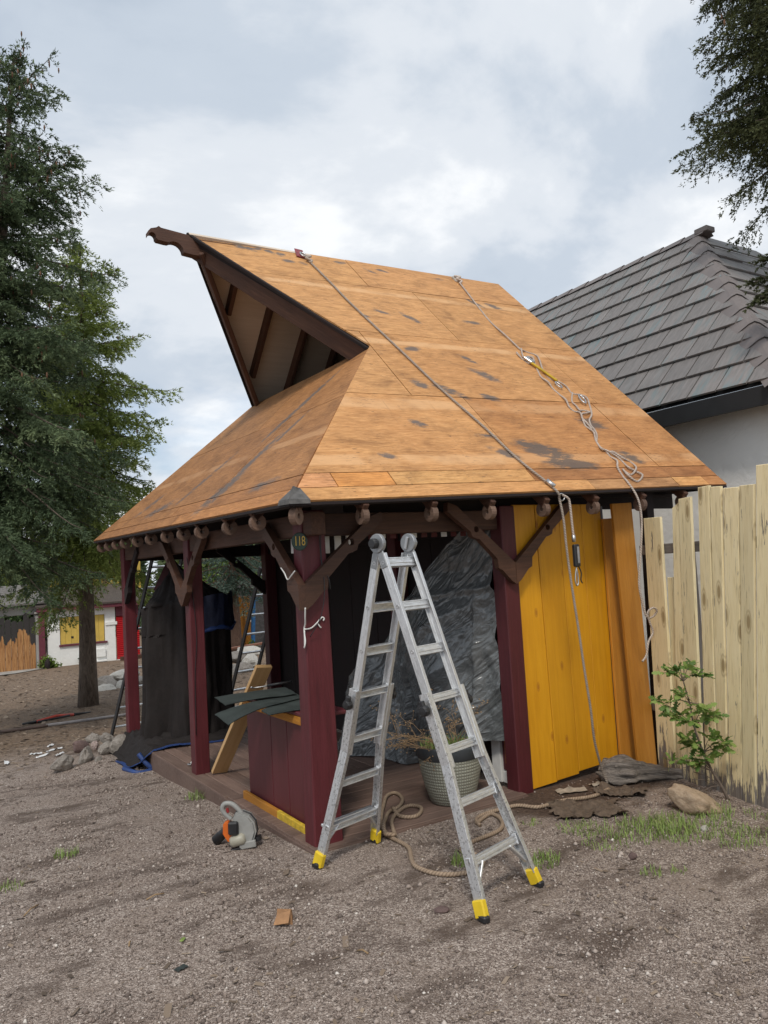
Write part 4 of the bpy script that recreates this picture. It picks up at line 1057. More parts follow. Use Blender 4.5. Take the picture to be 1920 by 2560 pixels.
# ------------------------------------------------------------------ things on the counter
M_felt = m_plain('green_black_roofing_felt', (.034,.044,.040), .75, var=.3, scale=6, bump=.3)
def sheet(name, c4, z, sag, label):
    c = [Vector((p[0], p[1])) for p in c4]
    def fn(u, v):
        a = c[0].lerp(c[3], u); b = c[1].lerp(c[2], u); p = a.lerp(b, v)
        over = max(0.0, .36 - p.x)
        return (p.x, p.y, z - sag * over * over * 1.6 + .006 * fbm((p.x * 3, p.y * 3, z * 9), 1.5, 3))
    V, F = grid_mesh(fn, 18, 10); n = len(V)
    V2 = V.copy(); V2[:, 2] -= .005
    top = raw_mesh(name, np.vstack([V, V2]), np.vstack([F, F[:, ::-1] + n]), smooth=False)
    put(name, top, M_felt, None, label=label, cat='roofing felt', group='felt sheets on the counter')
sheet('felt_sheet', [(.10, 1.97), (.03, 1.50), (.66, 1.46), (.76, 1.92)], .935, .10, 'uppermost dark green felt sheet on the counter, furthest from the corner post')
sheet('felt_sheet', [(-.08, 1.46), (-.13, 1.01), (.60, 1.27), (.66, 1.47)], .922, .18, 'long dark felt sheet jutting out furthest from the counter edge')
sheet('felt_sheet', [(.17, 1.08), (.15, .88), (.60, .80), (.72, 1.60)], .912, .14, 'dark felt sheet lying next to the corner post')
pb = thing('pry_bar', (.68, 2.0, .95), 'black handled steel bar lying across the felt sheets', 'tool', None)
put('grip', MB().tube([(.62, 1.995, .955), (.84, 1.93, .975)], .013, 8), M_black, pb)
put('shank', MB().tube(catmull([(.62, 1.995, .955), (.56, 2.01, .95), (.50, 2.03, .948), (.47, 2.02, .955), (.475, 2.0, .96)], 4), .008, 6), M_metal, pb)
lb = beam('lumber_board', (.475, 2.985, .02), (.66, 2.145, 1.12), .165, .040, M_lumber, None, up=(0, .8, .6), ch=.003, label='fresh pale lumber plank leaning on the end of the counter', cat='plank')
hs = thing('plane_iron', (.62, 3.30, 0), 'small pale metal hand tool lying on the deck by the plank', 'tool')
put('blade', MB().box((.40, 3.55, .02), (.16, .05, .014), Matrix.Rotation(.5, 3, 'Z'), .005), M_metal, hs)
put('handle', MB().tube([(.36, 3.52, .03), (.40, 3.54, .06), (.44, 3.57, .03)], .012, 6), M_white, hs)

# ------------------------------------------------------------------ planter with dried stems
def pot_mat():
    t = NT('dimpled_sage_pot'); v = t.co(); x = t.sepx(v)
    an = t.math('ARCTAN2', x[1], x[0])
    a = t.math('ABSOLUTE', t.math('SINE', t.math('MULTIPLY', an, 34.0))); b = t.math('ABSOLUTE', t.math('SINE', t.math('MULTIPLY', x[2], 125.0)))
    h = t.math('MULTIPLY', a, b)
    c = t.ramp(h, [(.0, (.25,.25,.20)), (.5, (.32,.32,.26)), (1, (.38,.38,.32))])
    t.bump(h, .7, .008); return t.set(c, .55)
pot = thing('planter', (1.66, .64, 0), 'round sage grey dimpled planter with dark rim and dried stems', 'planter')
PM = Matrix.Translation((1.66, .64, 0))
body = MB().lathe([(0, .001), (.165, .001), (.185, .02), (.225, .14), (.252, .26), (.264, .36), (.266, .385)], 64); body.smooth = True
put('pot_body', body, pot_mat(), pot, PM)
rim = MB().lathe([(.264, .375), (.276, .385), (.283, .47), (.283, .482), (.262, .482), (.258, .42)], 64); rim.smooth = True
put('rim', rim, m_plain('charcoal_rim', (.050,.057,.064), .5, var=.15), pot, PM)
put('soil', MB().lathe([(0, .435), (.262, .425)], 32), m_plain('potting_soil', (.05,.038,.028), .95, var=.5, scale=30, bump=.8), pot, PM)
M_dry = m_plain('dry_stem', (.30,.20,.11), .85, var=.3)
def twigs(rng, n, base, rad0, length, lean):
    mb = MB()
    def grow_(p, d, L, r, lev):
        pts = [p]; q = p.copy(); k = d.copy()
        for s in range(4):
            k = (k + Vector((rng.uniform(-.25, .25), rng.uniform(-.25, .25), rng.uniform(-.16, .1)))).normalized(); q = q + k * L / 4; pts.append(q.copy())
        mb.tube(pts, [r, r * .9, r * .75, r * .6, r * .45], 4)
        if lev < 3:
            for s in range(rng.choice((2, 3, 4))):
                i = rng.choice((1, 2, 3, 4)); kk = (k + Vector((rng.uniform(-.9, .9), rng.uniform(-.9, .9), rng.uniform(-.4, .6)))).normalized()
                grow_(pts[i], kk, L * rng.uniform(.4, .65), r * .62, lev + 1)
        else:
            mb.box(pts[-1], (.008, .008, .008))
    for i in range(n):
        a = rng.uniform(0, 6.28); d = (Vector((math.cos(a) * .8, math.sin(a) * .8, .75)) + Vector(lean) * rng.uniform(.4, 1.3)).normalized()
        grow_(Vector(base) + Vector((math.cos(a), math.sin(a), 0)) * rad0 * rng.random(), d, length * rng.uniform(.7, 1.2), .0042, 0)
    return mb
tw = twigs(random.Random(5), 9, (0, 0, .43), .14, .34, (-1.3, -.15, .05)); put('dry_stems', tw, M_dry, pot, PM, kind='stuff')
tw = twigs(random.Random(9), 4, (.05, -.05, .43), .12, .30, (.2, -.1, .9)); put('dry_stems', tw, M_dry, pot, PM, kind='stuff')
def blades(rng, n, R_, h, w=.004, c=(0, 0)):
    V = []; F = []
    for i in range(n):
        a = rng.uniform(0, 6.28); r = R_ * math.sqrt(rng.random()); x, y = c[0] + r * math.cos(a), c[1] + r * math.sin(a)
        b = rng.uniform(0, 6.28); L = h * rng.uniform(.4, 1.1); bend = rng.uniform(.2, .9) * L
        dx_, dy_ = math.cos(b), math.sin(b); px, py = -dy_ * w, dx_ * w; o = len(V)
        V += [(x - px, y - py, 0), (x + px, y + py, 0), (x + dx_ * bend * .35 + px * .8, y + dy_ * bend * .35 + py * .8, L * .6), (x + dx_ * bend * .35 - px * .8, y + dy_ * bend * .35 - py * .8, L * .6), (x + dx_ * bend, y + dy_ * bend, L * .85)]
        F += [(o, o + 1, o + 2, o + 3), (o + 3, o + 2, o + 4)]
    return V, F
def grass_mat(name, a, b):
    t = NT(name); n = t.noise(t.co(), 14, 3); c = t.ramp(n, [(.3, a), (.7, b)]); t.set(c, .6)
    t.b.inputs['Subsurface Weight'].default_value = 0.0
    return t.m
M_grass = grass_mat('grass_blade', (.12,.19,.04), (.28,.36,.10))
V, F = blades(random.Random(3), 520, .25, .10, .0024); put('moss_grass', MB().add(V, F), M_grass, pot, PM @ Matrix.Translation((0, 0, .435)), kind='stuff')

# ------------------------------------------------------------------ ropes
def onA(u, v, off=.03): return MA @ Vector((u, v, off))
rope1 = thing('lifeline', onA(1.83, 4.4), 'grey brown lifeline rope from a red ridge anchor down to the ground', 'rope')
p = [onA(*q, .035) for q in [(1.84,4.42),(1.87,4.18),(1.92,3.6),(1.95,3.19),(2.07,2.26),(2.16,1.52),(2.27,.91),(2.33,.43),(2.44,.0)]]
h1 = [(2.48,-.03,2.46),(2.5,-.04,2.29),(2.51,-.04,2.06),(2.54,-.035,1.76),(2.59,-.03,1.35),(2.63,-.02,1.04),(2.69,.0,.69),(2.76,.05,.40),(2.90,.12,.12),(2.95,.12,.0)]
tube_uv('rope_run', catmull(p + [Vector(q) for q in h1], 8), .0105, M_ropeg, rope1)
put('anchor_plate', MB().box((0, 0, 0), (.10, .22, .012), None, .004), m_plain('red_anchor_plate', (.22,.03,.04), .5, var=.5, scale=30), rope1, MA @ Matrix.Translation((1.83, 4.40, .03)) @ Matrix.Rotation(-.25, 4, 'Z'))
put('anchor_ring', MB().tube([onA(1.84 + .03 * math.cos(a), 4.33 + .05 * math.sin(a), .05) for a in np.linspace(0, 6.28, 14)], .009, 6), M_metal, rope1)
put('knot', MB().tube(catmull([onA(1.85,4.30,.05),(onA(1.90,4.25,.07)),(onA(1.83,4.22,.06)),(onA(1.89,4.18,.05)),(onA(1.86,4.15,.04))], 5), .014, 6), M_ropeg, rope1)
put('ferrule', MB().tube([onA(2.42, .10, .045), onA(2.445, .02, .045)], .022, 10), M_metal, rope1)
put('thimble', MB().tube([Vector((2.515 + .035 * math.cos(a), -.02, 2.485 + .03 * math.sin(a))) for a in np.linspace(0, 6.28, 14)], .006, 6), M_metal, rope1)
lan = thing('rope_grab', (2.57, -.05, 2.2), 'short lanyard with black rope grab and steel snap hook hanging below the eave', 'rope grab')
tube_uv('lanyard', catmull([(2.50,-.05,2.50),(2.545,-.06,2.475),(2.565,-.06,2.43),(2.575,-.06,2.25),(2.58,-.06,2.15)], 6), .0105, M_ropew, lan)
put('collar', MB().tube([(2.58,-.06,2.16),(2.582,-.06,2.10)], .016, 8), M_metal, lan)
put('shock_pack', MB().box((2.597, -.06, 1.985), (.062, .04, .19), None, .014), M_black, lan)
put('stitching', MB().box((2.60, -.083, 1.99), (.022, .004, .14)), m_plain('grey_webbing', (.25,.25,.25), .8), lan)
put('strap_tail', MB().tube(catmull([(2.61,-.06,1.90),(2.64,-.06,1.84),(2.63,-.06,1.78),(2.645,-.06,1.75)], 4), .006, 5), M_black, lan)
put('snap_hook', MB().tube(catmull([(2.59,-.06,1.89),(2.575,-.06,1.84),(2.565,-.06,1.78),(2.575,-.06,1.735),(2.595,-.06,1.75),(2.598,-.06,1.81),(2.588,-.06,1.87)], 5), .007, 6), M_metal, lan)

rope2 = thing('tangled_rope', onA(4.0, 4.2), 'pale tangled rope with yellow strap lying down the plywood slope', 'rope')
SS = {'S0': [(4.04,4.2),(4.01,4.08),(3.92,3.5),(3.86,3.13),(3.84,2.8),(3.86,2.48)],
'S1': [(3.87,2.5),(3.77,2.31),(3.88,2.36),(3.91,2.31),(3.83,2.16),(3.78,2.01),(3.73,1.89),(3.73,1.77),(3.73,1.67),(3.74,1.56),(3.72,1.43),(3.68,1.32),(3.7,1.25),(3.74,1.2),(3.68,1.09),(3.65,.99),(3.64,.92),(3.63,.84),(3.58,.74),(3.54,.64),(3.5,.56),(3.55,.55),(3.55,.47),(3.55,.38),(3.47,.28),(3.45,.17),(3.41,.06)],
'S2': [(3.87,2.46),(3.93,2.46),(4.02,2.41),(3.99,2.3),(3.86,2.02),(3.86,1.88),(3.91,1.8),(3.96,1.71),(3.96,1.6),(4.04,1.56),(4.08,1.49),(4.04,1.38),(3.94,1.23),(3.84,1.13),(3.78,1.08),(3.73,.99),(3.68,.89),(3.65,.81),(3.58,.72)],
'S3': [(3.96,1.6),(3.83,1.44),(3.79,1.33),(3.77,1.24),(3.85,1.27),(3.91,1.23),(3.82,1.19),(3.76,1.19),(3.71,1.11),(3.67,1.01),(3.67,.91)],
'S4': [(3.54,.64),(3.54,.58),(3.56,.52),(3.63,.44),(3.64,.35),(3.61,.27),(3.65,.23),(3.67,.23)],
'S5': [(3.57,.53),(3.62,.52),(3.67,.42),(3.75,.38),(3.74,.3),(3.67,.23),(3.57,.18),(3.53,.23)],
'S6': [(3.53,.26),(3.49,.16),(3.54,.08),(3.62,.1),(3.69,.15),(3.67,.21)], 'S7': [(3.73,2.4),(3.72,2.32),(3.75,2.25),(3.76,2.17)]}
for kx, (nm, q) in enumerate(SS.items()):
    pts = [onA(a, b, .028 + .012 * math.sin(i * 1.9 + kx)) for i, (a, b) in enumerate(q)]
    if nm == 'S1': pts += [Vector(w_) for w_ in [(3.42,-.045,2.51),(3.445,-.06,2.40),(3.45,-.06,2.24),(3.41,-.06,2.0),(3.35,-.06,1.71),(3.38,-.06,1.51),(3.42,-.06,1.4),(3.50,-.06,1.40),(3.52,-.09,1.45),(3.47,-.09,1.48),(3.42,-.07,1.44),(3.45,-.06,1.35),(3.48,-.06,1.26),(3.41,-.06,1.18),(3.37,-.06,1.07),(3.31,-.06,1.02)]]
    tube_uv('strand', catmull(pts, 6), .0095, M_ropew, rope2)
put('anchor', MB().box((0, 0, 0), (.10, .13, .03), None, .01), m_plain('dirty_white_anchor', (.42,.38,.33), .8, var=.4, scale=30, bump=.6), rope2, MA @ Matrix.Translation((4.06, 4.30, .03)))
put('anchor_wrap', MB().tube(catmull([onA(4.02,4.33,.06), onA(4.10,4.30,.07), onA(4.02,4.26,.06), onA(4.08,4.22,.05), onA(4.02,4.17,.04)], 5), .014, 6), M_ropew, rope2)
put('yellow_strap', MB().tube(catmull([onA(*q, .045) for q in [(3.77,2.17),(3.80,2.08),(3.83,1.99),(3.88,1.8)]], 5), .015, 4), m_plain('yellow_webbing', (.55,.36,.02), .7), rope2)
put('buckle', MB().box((0, 0, 0), (.075, .12, .03), None, .008), M_metal, rope2, MA @ Matrix.Translation((3.78, 2.22, .05)) @ Matrix.Rotation(.3, 4, 'Z'))
put('carabiner', MB().tube([onA(3.84 + .025 * math.cos(a), 1.72 + .06 * math.sin(a), .045) for a in np.linspace(0, 6.28, 16)], .007, 6), M_metal, rope2)
put('carabiner', MB().tube([onA(3.975 + .03 * math.cos(a) + .02 * math.sin(a), 1.45 + .08 * math.sin(a), .045) for a in np.linspace(0, 6.28, 16)], .009, 6), M_metal, rope2)

def G(x, y, o=.0): return Vector((x, y, (gz(x, y) if not (x > .22 and .36 < y < 6) else .0) + o))
groundrope = thing('coiled_rope', (.9, .3, -.03), 'thick tan rope looped on the ground around the ladder feet', 'rope')
rA = [(2.86,.02),(2.6,-.02),(2.33,.07),(2.09,.06),(2.0,.20),(1.86,.22),(1.70,.23),(1.55,.19),(1.48,.06)]
rB = [(1.49,.11),(1.61,.17),(1.71,.19),(1.66,.01),(1.51,-.13),(1.25,-.17),(1.04,-.27),(1.08,-.44),(.98,-.58),(.82,-.61),(.68,-.51),(.63,-.33),(.69,-.18),(.79,.0),(.81,.15),(.82,.32),(.84,.44),(.99,.69),(1.17,.94),(1.30,1.10),(1.40,1.12),(1.35,.93),(1.2,.76),(1.06,.7),(.88,.47),(.79,.32),(.84,.25),(.98,.53),(1.26,.74),(1.33,.62),(1.18,.47),(1.08,.54),(1.1,.69)]
for q in (rA, rB):
    pts = catmull([G(a, b, .017) for a, b in q], 7)
    out = []
    for i, pnt in enumerate(pts):       # lie on the deck or the gravel, and over earlier turns
        lift = 0.0
        for j in range(0, i - 8, 2):
            if (pts[j].xy - pnt.xy).length < .034: lift = .028
        out.append(Vector((pnt.x, pnt.y, G(pnt.x, pnt.y, .017).z + lift)))
    for _ in range(3): out = [out[0]] + [(out[i - 1] + out[i] * 2 + out[i + 1]) / 4 for i in range(1, len(out) - 1)] + [out[-1]]
    tube_uv('rope_length', out, .0155, M_rope, groundrope)

# white cord and dark wires on the corner post
cord = thing('tied_cord', (.25, .36, 1.6), 'white cord knotted round the corner post below the bracket', 'cord')
put('cord_run', MB().tube(catmull([(.235,.33,1.72),(.245,.36,1.66),(.262,.40,1.60),(.265,.425,1.57),(.262,.42,1.53),(.256,.40,1.47),(.25,.41,1.43),(.262,.425,1.45),(.262,.42,1.55)], 5), .006, 5), M_white, cord)
put('cord_run', MB().tube(catmull([(.262,.42,1.56),(.32,.422,1.565),(.37,.42,1.60),(.41,.42,1.635),(.43,.42,1.625),(.42,.42,1.61)], 5), .006, 5), M_white, cord)
put('cord_run', MB().tube(catmull([(.37,.42,1.60),(.39,.42,1.57),(.40,.42,1.56)], 5), .005, 5), M_white, cord)
put('cord_run', MB().tube(catmull([(.19,.62,2.02),(.185,.55,1.98),(.186,.50,1.93),(.19,.44,1.96),(.20,.40,1.99)], 5), .005, 5), M_white, cord)
wire = thing('black_wire', (.4, .42, 1.8), 'thin black wire hanging down the front of the corner post', 'wire')
put('wire_run', MB().tube(catmull([(.42,.415,2.35),(.425,.41,2.05),(.415,.36,1.90),(.40,.355,1.75),(.36,.36,1.62),(.30,.41,1.50)], 6), .0035, 4), M_black, wire)
put('wire_run', MB().tube(catmull([(.44,.415,2.35),(.43,.41,2.04),(.455,.36,1.92),(.46,.355,1.84)], 6), .0035, 4), M_black, wire)
wire2 = thing('dark_cable', (.27, 3.1, 1.2), 'thin dark cable hanging slack along the middle left post', 'cable')
put('cable_run', MB().tube(catmull([(.262,3.09,2.2),(.30,3.085,1.9),(.33,3.085,1.4),(.30,3.085,1.0),(.285,3.085,.4)], 6), .004, 4), M_black, wire2)

# ------------------------------------------------------------------ leaf blower
bl = thing('leaf_blower', (-.06, .98, -.055), 'handheld leaf blower with grey fan housing and orange cover by the deck', 'leaf blower')
bz = gz(-.06, .98)
vx = Vector((.85, -.53, 0)); vy = Vector((.53, .85, 0)); vz = Vector((0, 0, 1))        # towards picture right, away, up
BM = frameM((-.075, .97, bz), vx, vy, vz) @ Matrix.Rotation(rad(-14), 4, 'Y') @ Matrix.Scale(1.0, 4)
M_gp = m_plain('light_grey_plastic', (.29,.29,.275), .5, var=.15, scale=12); M_tank = m_plain('milky_tank', (.36,.34,.27), .45, var=.15); M_or = m_plain('orange_plastic', (.62,.13,.015), .45, var=.12)
hp = [(-.005,.03),(.04,.012),(.095,.03),(.135,.09),(.14,.155),(.115,.215),(.07,.25),(.02,.262),(-.01,.23),(-.02,.12)]
hs_ = MB(); RXm = frameM((0, 0, 0), (1, 0, 0), (0, 0, 1), (0, -1, 0))
put('fan_housing', MB().prism([(p[0] + .01, p[1]) for p in hp], -.03, .06, RXm), M_gp, bl, BM)
put('housing_rib', MB().prism([(p[0] * .82 + .022, p[1] * .86 + .02) for p in hp], .06, .078, RXm), M_gp, bl, BM)
put('housing_rim', MB().tube([BM @ (RXm @ Vector((p[0] + .012, p[1], .015))) for p in hp + hp[:1]], .008, 6), M_black, bl)
put('handle', MB().tube([BM @ Vector(q) for q in catmull([(-.02,-.02,.22),(-.055,-.02,.275),(-.06,-.02,.32),(-.03,-.02,.345),(.02,-.02,.325),(.055,-.02,.27),(.07,-.02,.235)], 5)], .0185, 8), M_gp, bl)
put('trigger', MB().box((-.028, -.02, .292), (.02, .016, .035), None, .004), m_plain('red_trigger', (.25,.02,.02), .5), bl, BM)
put('engine_cover', MB().prism([(-.075,.085),(-.03,.07),(-.015,.16),(-.035,.225),(-.075,.215),(-.095,.15)], .0, .075, RXm), M_or, bl, BM)
put('air_filter_cover', MB().box((-.005, -.085, .17), (.075, .05, .095), Matrix.Rotation(.25, 3, 'Y'), .014), M_black, bl, BM)
tk = MB().lathe([(0, -.06), (.030, -.058), (.044, -.04), (.044, .04), (.030, .058), (0, .06)], 16); tk.smooth = True
put('fuel_tank', tk, M_tank, bl, BM @ frameM((.0, -.07, .075), (0, 1, 0), (0, 0, 1), (1, 0, 0)))
put('base_foot', MB().box((.06, -.075, .022), (.125, .03, .052), Matrix.Rotation(.12, 3, 'Y'), .006), M_gp, bl, BM)
put('blower_tube', MB().tube([BM @ Vector(q) for q in [(-.05,.05,.155),(-.11,.07,.125),(-.21,.10,.075)]], [.036, .036, .040], 16), M_black, bl)
put('intake_guard', MB().lathe([(0, 0), (.03, 0), (.032, .03), (0, .035)], 12), M_black, bl, BM @ Matrix.Translation((.13, -.02, .015)))
put('starter_pad', MB().box((-.03, -.06, .012), (.09, .06, .024), None, .008), M_black, bl, BM)

# ------------------------------------------------------------------ rocks, log, sacking, scraps
def rock_mat(name, a, b, c):
    t = NT(name); v = shift(t, t.co()); n = t.noise(v, 6, 6, .65, .4); f = t.noise(v, 40, 4, .7)
    col = t.ramp(n, [(.3, a), (.5, b), (.72, c)]); col = t.mix(.3, col, t.ramp(f, [(.35, a), (.7, c)])); t.bump(t.math('ADD', n, t.math('MULTIPLY', f, .4)), .6, .02); return t.set(col, .88)
M_rock = rock_mat('grey_rock', (.16,.14,.12), (.28,.25,.22), (.42,.385,.345)); M_rockt = rock_mat('tan_sandstone', (.28,.19,.12), (.42,.31,.21), (.52,.41,.30))
M_rockp = rock_mat('pink_rock', (.30,.22,.20), (.42,.33,.30), (.52,.44,.40)); M_rockm = rock_mat('plum_rock', (.10,.065,.06), (.16,.105,.095), (.22,.155,.14)); M_rockw = rock_mat('pale_rock', (.34,.32,.28), (.50,.47,.42), (.62,.59,.54))
def rock(name, c, size, mat, seed, label, rz=0.0, rough=.34, sub=3, cat='rock', group=None, tilt=0.0):
    bm = bmesh.new(); bmesh.ops.create_icosphere(bm, subdivisions=sub, radius=1.0)
    for v in bm.verts:
        p = v.co.normalized(); q = p + Vector((seed * 3.1, seed * 1.7, seed))
        r = 1 + rough * mnoise.noise(q * 1.1) + rough * .5 * mnoise.noise(q * 2.6) + .05 * mnoise.noise(q * 7)
        # flattened facets
        for k in range(6):
            d = Vector((math.sin(seed * 7 + k * 2.4), math.cos(seed * 5 + k * 1.9), math.sin(k * 1.3 + seed))).normalized(); s = p.dot(d) * r
            if s > .72: r = r * (.72 + (s - .72) * .25) / s
        v.co = p * r
    me = bpy.data.meshes.new(name); bm.to_mesh(me); bm.free()
    for pz in me.polygons: pz.use_smooth = sub > 3
    return put(name, me, mat, None, Matrix.Translation(Vector(c)) @ Matrix.Rotation(rz, 4, 'Z') @ Matrix.Rotation(tilt, 4, 'Y') @ Matrix.Diagonal((*size, 1)), label=label, cat=cat, group=group)
rock('boulder', (2.93, -.77, .045), (.215, .14, .105), M_rockt, 2.2, 'large tan sandstone boulder tilted on the gravel near the fence', rz=-.9, rough=.42, sub=4, tilt=.38)
LR = [((-.60, 5.42, -.13), (.17, .13, .12), M_rock, 'long grey rock at the gravel end of the heap by the deck', .3),
 ((-.32, 5.52, -.12), (.12, .10, .16), M_rock, 'upright jagged grey rock in the heap by the deck', .9), ((-.14, 5.90, -.06), (.065, .06, .08), M_rockp, 'small pale pink rock in the heap beside the deck', .2),
 ((-.02, 5.74, -.09), (.15, .10, .10), M_rock, 'low flat faced grey rock nearest the pink one', .5), ((.00, 6.7, -.13), (.11, .09, .085), M_rock, 'rounded grey rock at the back of the heap', .1),
 ((.14, 6.5, -.11), (.10, .10, .09), M_rock, 'wedge shaped grey rock behind the heap beside the deck corner', 1.4), ((-.24, 6.3, -.13), (.13, .12, .10), M_rockm, 'smooth plum coloured rock in the heap by the deck', .7),
 ((.14, 5.75, -.08), (.17, .2, .15), M_rock, 'broad grey rock pressed against the draped cloth', 2.2), ((-.20, 5.42, -.16), (.08, .06, .05), M_rock, 'smallest grey stone at the foot of the heap', 1.0)]
for i, (c, s_, m_, lab, rz) in enumerate(LR): rock('rock', (c[0], c[1], c[2] - .015), tuple(k * .86 for k in s_), m_, 4.1 + i * 1.37, lab, rz, rough=.5, group='rocks heaped beside the deck')
log = thing('driftwood_log', (3.1, .15, 0), 'split grey weathered log lying against the amber boards', 'log')
def log_mat():
    t = NT('weathered_log'); v = t.co(); n = t.noise(t.map(v, (2, 20, 20)), 2.0, 6, .7, 1.0)
    c = t.ramp(n, [(.3, (.05,.042,.036)), (.5, (.19,.165,.145)), (.72, (.36,.32,.29))]); t.bump(n, .9, .03); return t.set(c, .9)
def log_pt(u, v):
    a = v * 2 * math.pi; pr_ = np.interp(u, [0, .03, .09, .2, .45, .7, 1], [.012, .075, .115, .12, .085, .055, .012])
    q = Vector((u * 4, math.cos(a) * 1.3, math.sin(a) * 1.3))
    r = pr_ * (1 + .5 * mnoise.noise(q) + .3 * mnoise.noise(q * 2.7) + .16 * math.sin(a * 9 + u * 5))
    return (u * 1.0 + .05 * mnoise.noise(q * 2) * (1 - u), r * math.cos(a) * 1.15, r * math.sin(a) * .95)
V, F = grid_mesh(log_pt, 44, 54); mel = raw_mesh('trunk', V, F, smooth=False)
LM = frameM((2.98, .24, .075), Vector((.86, -.50, -.11)), Vector((.5, .86, 0)), Vector((.09, -.06, .99)))
M_log = log_mat(); put('trunk', mel, M_log, log, LM)
beam('splinter', (3.22, .10, .06), (3.62, -.16, .03), .05, .05, M_greyw, log); beam('splinter', (3.05, .12, .13), (3.32, .02, .10), .035, .02, M_greyw, log)
beam('stake', (3.60, -.25, -.05), (3.61, -.27, .12), .02, .035, M_greyw, None, label='short grey stake standing at the foot of the fence', cat='stake')
M_sack = m_plain('brown_sacking', (.115,.082,.058), .95, var=.35, scale=30, bump=.8)
def sack(name, cx, cy, w, h, rz, seed, label, amp=.05):
    def fn(u, v):
        x, y = (u - .5) * w, (v - .5) * h; e = 1 + .25 * fbm((u * 3, v * 3, seed), 1.5, 3)
        x *= e; y *= e; X = cx + x * math.cos(rz) - y * math.sin(rz); Y = cy + x * math.sin(rz) + y * math.cos(rz)
        return (X, Y, gz(X, Y) + .012 + amp * max(0, fbm((u * 2.2, v * 2.2, seed + 5), 1.6, 4) + .15) + .008 * abs(math.sin(u * 30 + 4 * v)))
    V, F = grid_mesh(fn, 40, 30); put(name, raw_mesh(name, V, F, smooth=True), M_sack, None, label=label, cat='sacking', group='sacking on the soil')
sack('sacking', 2.32, -.22, .52, .40, -.6, 1.3, 'torn brown sacking crumpled on the gravel in front of the soil'); sack('sacking', 2.86, -.10, .40, .22, -.9, 7.7, 'strip of brown sacking below the grey log', .05)
M_pale = m_plain('pale_tan_scrap', (.34,.29,.23), .9, var=.3, scale=20)
def scrap(name, x, y, w, h, rz, mat, seed, label, cat, group=None, amp=.03):
    def fn(u, v):
        a, b = (u - .5) * w, (v - .5) * h; X = x + a * math.cos(rz) - b * math.sin(rz); Y = y + a * math.sin(rz) + b * math.cos(rz)
        return (X, Y, gz(X, Y) + .008 + amp * abs(fbm((u * 2, v * 2, seed), 1.5, 3)))
    V, F = grid_mesh(fn, 7, 6); put(name, raw_mesh(name, V, F), mat, None, label=label, cat=cat, group=group)
scrap('cardboard_scrap', 2.62, .22, .26, .12, -.4, M_pale, 2.0, 'pale torn cardboard strip on the soil below the ochre wall', 'cardboard'); scrap('bark_scrap', 2.95, .20, .2, .08, -.2, M_pale, 5.0, 'pale bark flake between ochre wall and grey log', 'bark')
M_paper = m_plain('white_paper', (.72,.73,.74), .8, var=.06)
for i, (x, y) in enumerate([(-.66,7.23),(-.61,6.94),(-.40,7.33),(-.42,6.8),(-.37,7.87),(-1.06,6.9)]):
    scrap('paper_scrap', x, y, .16 + .05 * (i % 3), .06, .3 * i, M_paper, i * 1.3, ['white paper scrap lying lengthwise on the bark chips', 'torn white paper scrap closest to the long grey rock', 'white paper scrap furthest right before the rock heap', 'crumpled white paper scrap just behind the rock heap', 'small white paper scrap furthest back on the bark chips', 'broad white paper scrap at the picture edge'][i], 'paper', 'white paper scraps', .04)
bx = thing('crushed_carton', (-.37, -.46, gz(-.37, -.46)), 'small crushed brown cardboard carton alone on the front gravel', 'carton'); M_card = m_plain('brown_card', (.32,.17,.08), .8, var=.25, scale=20)
z0 = gz(-.37, -.46)
put('carton_body', MB().add([(-.44,-.47,z0),(-.36,-.52,z0),(-.32,-.44,z0),(-.40,-.39,z0),(-.43,-.46,z0+.055),(-.36,-.50,z0+.075),(-.325,-.44,z0+.05),(-.40,-.40,z0+.06)], [(0,1,5,4),(1,2,6,5),(2,3,7,6),(3,0,4,7),(4,5,6,7)]), M_card, bx)
put('flap', MB().add([(-.36,-.50,z0+.075),(-.43,-.46,z0+.055),(-.47,-.50,z0+.02),(-.40,-.55,z0+.03)], [(0,1,2,3)]), M_card, bx)
rock('stone', (2.62, -1.08, -.015), (.035, .03, .025), M_rockw, 1.9, 'small white stone among the grass near the boulder', sub=2); rock('clod', (1.83, -1.10, -.015), (.03, .03, .028), M_rockm, 8.8, 'dark round clod of earth by the grass strip', sub=2)
rock('clod', (.40, -.93, -.02), (.05, .04, .018), M_rockm, 3.3, 'flat dark clod on the gravel below the open ladder', sub=2)
for i, (x, y, a, L) in enumerate([(-1.62,.68,.9,.16),(-.95,.38,.2,.12),(-.20,-1.1,2.0,.07),(-1.2,-.2,1.2,.06)]):
    p0 = Vector((x, y, gz(x, y) + .008)); tube_uv('twig', [p0, p0 + Vector((math.cos(a) * L * .5, math.sin(a) * L * .5, .012)), p0 + Vector((math.cos(a) * L, math.sin(a) * L, .0))], .005, M_dry, None, 5, label=['long brown twig on the gravel far out from the deck', 'thin pale twig on the open gravel', 'short twig on the gravel in front of the carton', 'short twig on the gravel beside the dark shingle chip'][i], cat='twig', group='twigs on the gravel')
scrap('shingle_chip', -1.04, -.62, .07, .04, .3, M_felt, 1.0, 'small dark shingle chip on the front gravel', 'shingle', amp=.01); scrap('leaf_scrap', -.93, -.30, .05, .02, .9, M_grass, 2.0, 'small green leaf on the front gravel', 'leaf', amp=.01)

